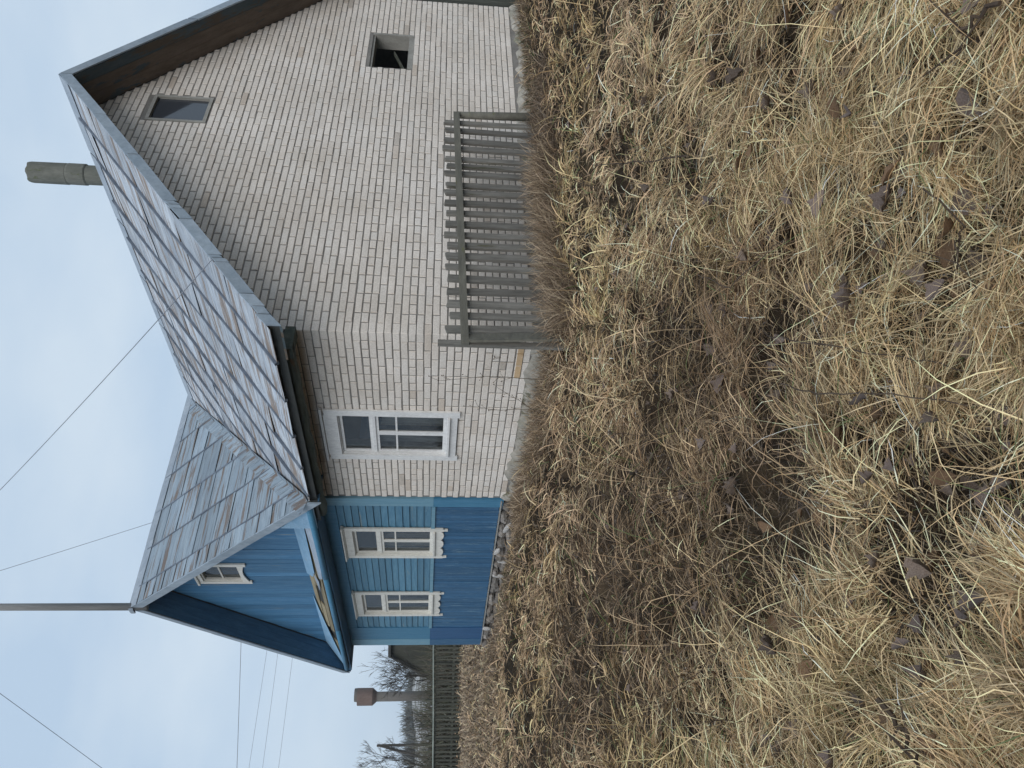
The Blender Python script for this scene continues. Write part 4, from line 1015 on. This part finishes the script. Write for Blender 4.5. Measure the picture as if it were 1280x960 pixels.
def brown_mask(x, y):
    # strip of old dark herb stalks across the middle of the meadow
    d = (x*.62+y*.78); al = (x*.78-y*.62)
    n1 = vnoise(x*.8, y*.8, 21)
    line = y+4.05-(x-2.5)*-.10
    m = np.exp(-((y+3.9)/.95)**2)*sstep(-3.5, .5, x)*sstep(5.6, 4.2, x)
    return np.clip(m*1.7*(.45+1.1*n1)-.12, 0, 1)
LEAFPX = [(1150,95),(1085,65),(905,95),(880,180),(965,190),(1010,245),(965,100),(1225,30),(1205,60),(1170,245),(1215,290),(1150,250),(1040,365),(985,350),(960,320),(900,385),(905,360),(975,290),(1165,345),(1180,355),(1240,435),(1260,440),(1190,465),(1100,365),(1085,350),(1155,595),(1190,600),(1035,620),(1028,645),(1110,600),(1000,570),(1150,700),(1105,700),(1160,780),(1165,835),(1180,840),(1105,880),(1135,895),(1050,800),(990,770),(870,530),(818,590),(822,592),(1030,500),(1215,520),(1235,555),(1060,545),(970,455),(1025,440),(1120,315),(1090,20),(1240,130),(1020,120),(1045,80),(840,130),(775,180),(720,310),(805,285),(1195,930),(1075,945),(1235,760),(1245,690),(1265,660),(925,255),(955,205),(945,390),(1130,470),(1170,560),(1215,660),(995,905),(925,840),(880,760),(1060,915),(740,455),(705,655)]
LEAFPX += [(random.uniform(720, 1275), random.uniform(5, 955)) for _ in range(150)]
LEAFPOS = [on_z(px, py, -.27) for px, py in LEAFPX]
def make_grass(n, seed, d0, d1, pw, cell, name, mode, half=R(46)):
    g_ = np.random.default_rng(seed)
    x, y, D = sample(n, d0, d1, pw, half, g_)
    k = outside(x, y); x, y, D = x[k], y[k], D[k]; n = len(x)
    # clump lattice
    cs = cell
    ix, iy = np.floor(x/cs).astype(int), np.floor(y/cs).astype(int)
    best = np.full(n, 9e9); bx = np.zeros(n); by = np.zeros(n); bid = np.zeros(n, int)
    def hsh(a, b, s):
        q = (a*73856093) ^ (b*19349663) ^ (s*83492791); q = ((q ^ (q >> 13))*1274126177) & 0x7fffffff; return ((q ^ (q >> 16)) & 0xffff)/65535.0
    for oy in (-1, 0, 1):
        for ox in (-1, 0, 1):
            px = (ix+ox+hsh(ix+ox, iy+oy, 1))*cs; py = (iy+oy+hsh(ix+ox, iy+oy, 2))*cs
            dd = (px-x)**2+(py-y)**2; m = dd < best; best[m] = dd[m]; bx[m] = px[m]; by[m] = py[m]; bid[m] = ((ix+ox)*7919+(iy+oy)*104729)[m]
    h1 = hsh(bid, bid*0+5, 3); h2 = hsh(bid, bid*0+9, 4); h3 = hsh(bid, bid*0+2, 6); h4 = hsh(bid, bid*0+8, 7)
    flow = 2*np.pi*vnoise(x*.45, y*.45, 31)*1.6+vnoise(x*1.6, y*1.6, 32)*2.2
    cl_az = flow+(h1-.5)*2.4
    rad_az = np.arctan2(y-by, x-bx)
    br = brown_mask(x, y)
    humk = np.clip(1-best/(cs*cs*.36), 0, 1)
    hm = np.where(D < 15, hummock(x, y), 1.); lx = np.full(n, 9.)
    for q in LEAFPOS: lx = np.minimum(lx, np.hypot(x-q.x, y-q.y))
    if mode == 'mat':
        pull = g_.uniform(.0, .45, n); rx, ry = x+(bx-x)*pull, y+(by-y)*pull
        az = np.where(g_.random(n) < .82, cl_az+g_.normal(0, .24, n), rad_az+g_.normal(0, .6, n))
        el = g_.normal(.20, .20, n)+.22*humk; cu = g_.normal(.6, .4, n)
        ln_ = g_.uniform(.06, .28, n); zoff = g_.random(n)*(.05+.10*humk*(.4+h2))
    elif mode == 'tuft':
        pull = g_.uniform(.45, .85, n); rx, ry = x+(bx-x)*pull, y+(by-y)*pull
        az = np.where(g_.random(n) < .4, rad_az+g_.normal(0, .5, n), cl_az+g_.normal(0, .33, n))
        el = g_.normal(.72, .26, n); cu = g_.normal(1.5, .5, n)
        ln_ = g_.uniform(.16, .46, n)*(.6+.6*h2); zoff = g_.random(n)*.05
        keep = h3 > .35
    else:
        rx, ry = x, y; az = g_.uniform(0, 2*np.pi, n); el = g_.normal(1.05, .3, n); cu = g_.normal(.9, .5, n); ln_ = g_.uniform(.2, .6, n); zoff = np.zeros(n)
    # colours
    pick = lambda P_: P_[g_.integers(0, len(P_), n)]
    far = sstep(3.0, 8.0, D)[:, None]; pk = np.clip(far*.75+.35*(vnoise(x*.7, y*.7, 41)-.4)[:, None], 0, 1)
    c = np.where(g_.random((n, 1)) < pk, pick(PINK), pick(STRAW)); c = np.where(g_.random((n, 1)) < br[:, None]*1.1, pick(BROWN), c)
    c = c*(.54+.80*h4)[:, None]*np.clip(np.exp(g_.normal(-.02, .36, n)), .3, 1.9)[:, None]*np.array([[1.43, 1.31, 1.17]])
    depth_dark = np.clip(.62+zoff/.12, .62, 1)[:, None] if mode == 'mat' else 1
    yel = sstep(.55, .75, vnoise(x*.9+7, y*.9, 44))[:, None]; c = c*(1-yel*np.array([[.02, .0, .12]]))
    grn = (g_.random(n) < .022+.05*sstep(.62, .8, vnoise(x*1.3, y*1.3, 45)))
    c[grn] = np.array([.13, .17, .06])*g_.uniform(.7, 1.5, (grn.sum(), 1))
    keepm = np.ones(n, bool)
    if mode == 'tuft': keepm = (h3 > .42) & (g_.random(n) < np.clip(1.2*sstep(.25, .6, hm), .08, 1)*(.45+.55*sstep(2.2, 4.5, D)))
    if mode == 'mat':   # hollows between clumps
        keepm = g_.random(n) < np.clip(1.15*sstep(.25, .62, hm), .09, 1)
    keepm &= (lx > .055) | (g_.random(n) < .25)
    ln_ = ln_*(1+.55*br*(mode != 'mat')); keepm &= g_.random(n) < 1-.35*br
    wd = np.maximum(.0031, .00100*D)*g_.uniform(.55, 1.5, n)
    root = np.stack([rx, ry, ground_z(rx, ry)+zoff], 1)
    ok = keepm & outside(rx, ry)
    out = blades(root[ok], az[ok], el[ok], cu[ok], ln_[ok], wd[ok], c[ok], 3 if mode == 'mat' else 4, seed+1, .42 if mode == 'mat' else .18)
    return out
def combine(parts):
    V_, Q, T, C_ = [], [], [], []; b = 0
    for v, q, t, c in parts: V_.append(v); Q.append(q+b); T.append(t+b); C_.append(c); b += len(v)
    return np.concatenate(V_), np.concatenate(Q), np.concatenate(T), np.concatenate(C_)
def litter(n, seed):
    g_ = np.random.default_rng(seed); x, y, D = sample(n, 1.2, 14, 1.35, R(44), g_); k = outside(x, y); x, y, D = x[k], y[k], D[k]; n = len(x)
    P_ = np.array([(.10,.07,.048), (.16,.11,.072), (.06,.043,.032), (.26,.19,.12), (.13,.10,.085), (.38,.29,.19)])
    c = P_[g_.integers(0, len(P_), n)]*g_.uniform(.6, 1.3, (n, 1))
    return blades(np.stack([x, y, ground_z(x, y)+g_.uniform(.004, .03, n)], 1), g_.uniform(0, 2*np.pi, n), g_.normal(.12, .3, n), g_.normal(.2, .4, n), g_.uniform(.025, .11, n), np.maximum(.0034, .0011*D)*g_.uniform(.6, 1.9, n), c, 2, seed, .4)
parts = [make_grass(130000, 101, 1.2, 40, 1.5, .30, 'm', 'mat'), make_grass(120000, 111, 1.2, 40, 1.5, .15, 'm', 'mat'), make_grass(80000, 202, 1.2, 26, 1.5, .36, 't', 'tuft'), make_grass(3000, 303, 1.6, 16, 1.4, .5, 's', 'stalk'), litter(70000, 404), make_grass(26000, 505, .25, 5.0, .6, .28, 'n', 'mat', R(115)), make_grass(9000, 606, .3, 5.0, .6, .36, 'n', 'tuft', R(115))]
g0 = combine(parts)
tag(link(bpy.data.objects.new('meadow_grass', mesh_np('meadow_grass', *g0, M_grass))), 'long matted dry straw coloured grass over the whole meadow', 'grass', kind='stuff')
# upright brown stems against the fence and the walls
def strip(n, seed, xf, yf, hl, cols, el=(1.25, .2), wscale=1.0):
    g_ = np.random.default_rng(seed); t = g_.random(n); x, y = xf(t, g_.random(n)), yf(t, g_.random(n)); k = outside(x, y, .06); x, y = x[k], y[k]; n = len(x)
    D = np.hypot(x-CAM.x, y-CAM.y); c = cols[g_.integers(0, len(cols), n)]*g_.uniform(.65, 1.25, (n, 1))
    return blades(np.stack([x, y, ground_z(x, y)-.02], 1), g_.uniform(0, 2*np.pi, n), g_.normal(el[0], el[1], n), g_.normal(.8, .4, n), g_.uniform(hl[0], hl[1], n), np.maximum(.003, .0008*D)*g_.uniform(.6, 1.4, n)*wscale, c, 4, seed)
DARKB = np.array([(.16,.115,.08), (.22,.16,.11), (.12,.09,.065), (.30,.22,.15)]); GREEN = np.array([(.045,.085,.03), (.07,.11,.04), (.03,.06,.025)])
st = combine([strip(5200, 1, lambda t, r: .56+.55*r, lambda t, r: -.55+3.1*t, (.28, .62), np.vstack([BROWN, PINK])),
              strip(3800, 2, lambda t, r: .35+.9*r, lambda t, r: 2.2+2.4*t, (.18, .45), DARKB, (.8, .4)),
              strip(5200, 3, lambda t, r: .05+.5*r, lambda t, r: 3.6+5.2*t, (.14, .36), np.vstack([DARKB, BROWN]), (.9, .4)),
              strip(9500, 4, lambda t, r: .1-4.3*t, lambda t, r: -.07-.5*r, (.18, .42), np.vstack([PINK, BROWN]), (.9, .35)),
              strip(7500, 5, lambda t, r: -4.2-7.0*t, lambda t, r: -.16-.55*r, (.10, .26), np.vstack([PINK, BROWN, DARKB]), (.85, .4)),
              strip(9000, 9, lambda t, r: -9.5-13*t, lambda t, r: -4+7*r, (.15, .4), np.vstack([PINK, BROWN]), (.8, .4), 1.6)])
tag(link(bpy.data.objects.new('wall_side_weeds', mesh_np('wall_side_weeds', *st, M_grass))), 'brown upright dead stems along the foot of walls and fence', 'weeds', kind='stuff')
gs = combine([strip(1500, 6, lambda t, r: -6.2-2.6*t, lambda t, r: -.12-.35*r, (.08, .2), GREEN, (.7, .4), 2.2), strip(1500, 7, lambda t, r: .06+.4*r, lambda t, r: 4.6+3.0*t, (.10, .26), GREEN, (.7, .4), 2.4), strip(260, 8, lambda t, r: .2+.4*r, lambda t, r: 3.7+.7*t, (.06, .16), GREEN, (.7, .4), 2.2)])
tag(link(bpy.data.objects.new('green_plants', mesh_np('green_plants', *gs, M_grass))), 'low green plants sprouting at the foot of the walls', 'plants', kind='stuff')

# dead leaves lying on the grass
def leaf_mesh(seed):
    r = random.Random(seed); m = MB(); n = 6; curl = r.uniform(.4, 1.1); lob = r.uniform(.1, .3)
    for i in range(n+1):
        t = i/n; wv = (math.sin(math.pi*min(1, t*1.02+.02))**.7)*.42*(1+lob*math.sin(i*2.6)); zc = curl*.5*(t-.5)**2*2
        for s in (-1, -.4, .4, 1): m.v.append((s*wv+.012*r.gauss(0, 1), t-.5, zc+curl*.9*abs(s)**1.4*wv*2+.03*r.gauss(0, 1)))
    for i in range(n):
        for k in range(3): m.f.append((i*4+k, i*4+k+1, i*4+k+5, i*4+k+4))
    return m.mesh('fallen_leaf', M_leaf, True)
LM = [leaf_mesh(s) for s in range(6)]
for i_, mt_ in ((1, M_leaf_b), (3, M_leaf_m), (4, M_leaf_b), (5, M_leaf_m)): LM[i_].materials.clear(); LM[i_].materials.append(mt_)
LLAB = ('curled dull grey brown dead leaf lying on the matted grass', 'curled dark russet brown dead leaf lying on the matted grass', 'curled pale mauve grey dead leaf lying on the matted grass')
for i, (px, py) in enumerate(LEAFPX):
    q = LEAFPOS[i].copy(); q.z = gz(q)+(random.uniform(.09, .15) if i < 75 else random.uniform(.06, .17)); s = random.uniform(.04, .078)
    o = bpy.data.objects.new('fallen_leaf', LM[i % 6]); link(o); o.location = q; o.scale = (s, s*random.uniform(1, 1.5), s)
    o.rotation_euler = (random.gauss(0, .35), random.gauss(0, .35), random.uniform(0, 6.28))
    kk = {1: 1, 4: 1, 3: 2, 5: 2}.get(i % 6, 0); tag(o, LLAB[kk], 'leaf', ('grey brown', 'russet', 'mauve grey')[kk]+' dead leaves on the meadow')

# weed stalks and bramble shoots
def stalk(p0, p1, label, seed, r0=.004, twigs=7, mat=None, name='weed_stalk', head=True, bow=.08, tl=.14, group=None):
    r = random.Random(seed); p0, p1 = Vector(p0), Vector(p1); n = 7; m = MB(); d = p1-p0; side = Vector((r.gauss(0, 1), r.gauss(0, 1), .6)).normalized()*d.length*bow
    pts = [p0.lerp(p1, i/n)+side*math.sin(math.pi*i/n)+Vector((r.gauss(0, 1), r.gauss(0, 1), r.gauss(0, 1)))*.006*(0 < i < n) for i in range(n+1)]
    t = thing(name, tuple(p0), label, 'weed' if name == 'weed_stalk' else 'bramble', group)
    m.tube(pts, [r0*(1-.6*i/n) for i in range(n+1)], 5).build('stem', mat or M_stalk, t)
    for k in range(twigs):
        w_ = MB()
        j = r.uniform(.35, 1)*n; i = min(int(j), n-1); b = pts[i].lerp(pts[i+1], j-i); dd = (d.normalized()+Vector((r.gauss(0, .6), r.gauss(0, .6), r.gauss(.2, .4)))).normalized()*tl*r.uniform(.4, 1)
        w_.tube([b, b+dd*.5+Vector((0, 0, .01)), b+dd], [r0*.5, r0*.4, r0*.3], 4)
        if head: w_.tube([b+dd*.99, b+dd*1.06, b+dd*1.15], [r0*.6, r0*1.7, r0*.5], 5)
        w_.build('twig', mat or M_stalk, t)
def G(x, y, z=.0): v = on_z(x, y, -.2); v.z = gz(v)+z; return v
S = [((690, 478, -.02), (547, 476, 8.6), 'tall thin weed stalk rising before the brick window wall'), ((684, 508, -.02), (583, 508, 8.9), 'thin weed stalk with seed heads under the brick window'), ((682, 450, -.02), (600, 446, 8.4), 'slim dry stalk beside the left end of the picket fence'),
     ((688, 530, -.02), (628, 488, 8.6), 'bent dry weed stalk leaning towards the picket fence'), ((712, 70, 0), (668, 38, 8.3), 'forked dark weed stalk near the far end of the gable'), ((758, 242, 0), (688, 214, 7.4), 'dark weed stalk leaning before the picket fence')]
for i, (a, b, lb) in enumerate(S):
    base = G(a[0], a[1]); dd = math.hypot(base.x-CAM.x, base.y-CAM.y); stalk(base, at(b[0], b[1], dd), lb, 60+i, .005, 9)
def lying(seq, label, seed, r0, name='bramble_shoot', tw=4):
    pts = [G(x, y, z) for x, y, z in seq]; t = thing(name, tuple(pts[0]), label, 'bramble'); r = random.Random(seed); fine = []
    for i in range(len(pts)-1):
        for k in range(5): fine.append(pts[i].lerp(pts[i+1], k/5)+Vector((r.gauss(0, .006), r.gauss(0, .006), r.gauss(0, .006))))
    fine.append(pts[-1]); n = len(fine)
    MB().tube(fine, [r0*(1-.5*i/n) for i in range(n)], 5).build('stem', M_twig, t)
    for k in range(tw):
        w_ = MB()
        b = fine[r.randint(2, n-2)]; d = Vector((r.gauss(0, 1), r.gauss(0, 1), .5)).normalized()*r.uniform(.05, .16); w_.tube([b, b+d*.6, b+d], [r0*.55, r0*.45, r0*.25], 4); w_.build('twig', M_twig, t)
for k in range(12):
    px, py = random.uniform(770, 950), random.uniform(470, 930); b_ = G(px, py, .02); hh = random.uniform(.3, .55)
    stalk(b_, b_+Vector((random.gauss(0, .12), random.gauss(0, .12), hh)), 'thin dark branching weed stalk standing in the brown patch of the meadow', 300+k, .0028, 6, M_twig, tl=.11, group='dark weed stalks in the brown patch')
lying([(965, 415, .22), (1040, 428, .26), (1120, 445, .25), (1200, 460, .22), (1275, 486, .2)], 'dark bramble shoot arching low over the straw, with side twigs', 1, .003)
lying([(1010, 482, .2), (1080, 492, .25), (1160, 494, .24), (1270, 512, .2)], 'longer smooth dark bramble shoot lying across pale grass', 2, .003)
lying([(1190, 240, .2), (1205, 280, .24), (1235, 325, .22), (1262, 362, .2)], 'short dark bramble shoot among curled leaves', 3, .003)
lying([(860, 195, .18), (820, 206, .3), (778, 208, .38)], 'dark dry twig with knots sticking out of the meadow', 4, .006, tw=6)
lying([(778, 208, .12), (786, 180, .2), (800, 172, .22)], 'small black twig lying across the knotted twig', 5, .005)
lying([(1275, 5, .15), (1235, 40, .18), (1215, 60, .16)], 'thick black stem half sunk in the grass near curled leaves', 6, .007)
lying([(905, 345, .2), (960, 360, .25), (1020, 300, .22)], 'thin dark runner crossing the meadow among straw tussocks', 7, .003)
lying([(1135, 880, .2), (1155, 920, .2), (1170, 958, .18)], 'black rotten stem in the hollow between leaf litter', 8, .009)

# ------------------------------------------------------------------ damp air
hz = MB().box(-1000, 1000, -1000, 1000, -1.6, 16.0).build('haze', None, None)
m_, t_, n_, l_ = nodes('damp_air'); pv = n_('ShaderNodeVolumePrincipled'); pv.inputs['Color'].default_value = (.86, .90, .95, 1); pv.inputs['Density'].default_value = .0006; pv.inputs['Anisotropy'].default_value = .0
o_ = n_('ShaderNodeOutputMaterial'); l_(pv.outputs[0], o_.inputs['Volume']); hz.data.materials.append(m_)
tag(hz, 'thin damp haze filling the air over the meadow', 'haze', kind='stuff')
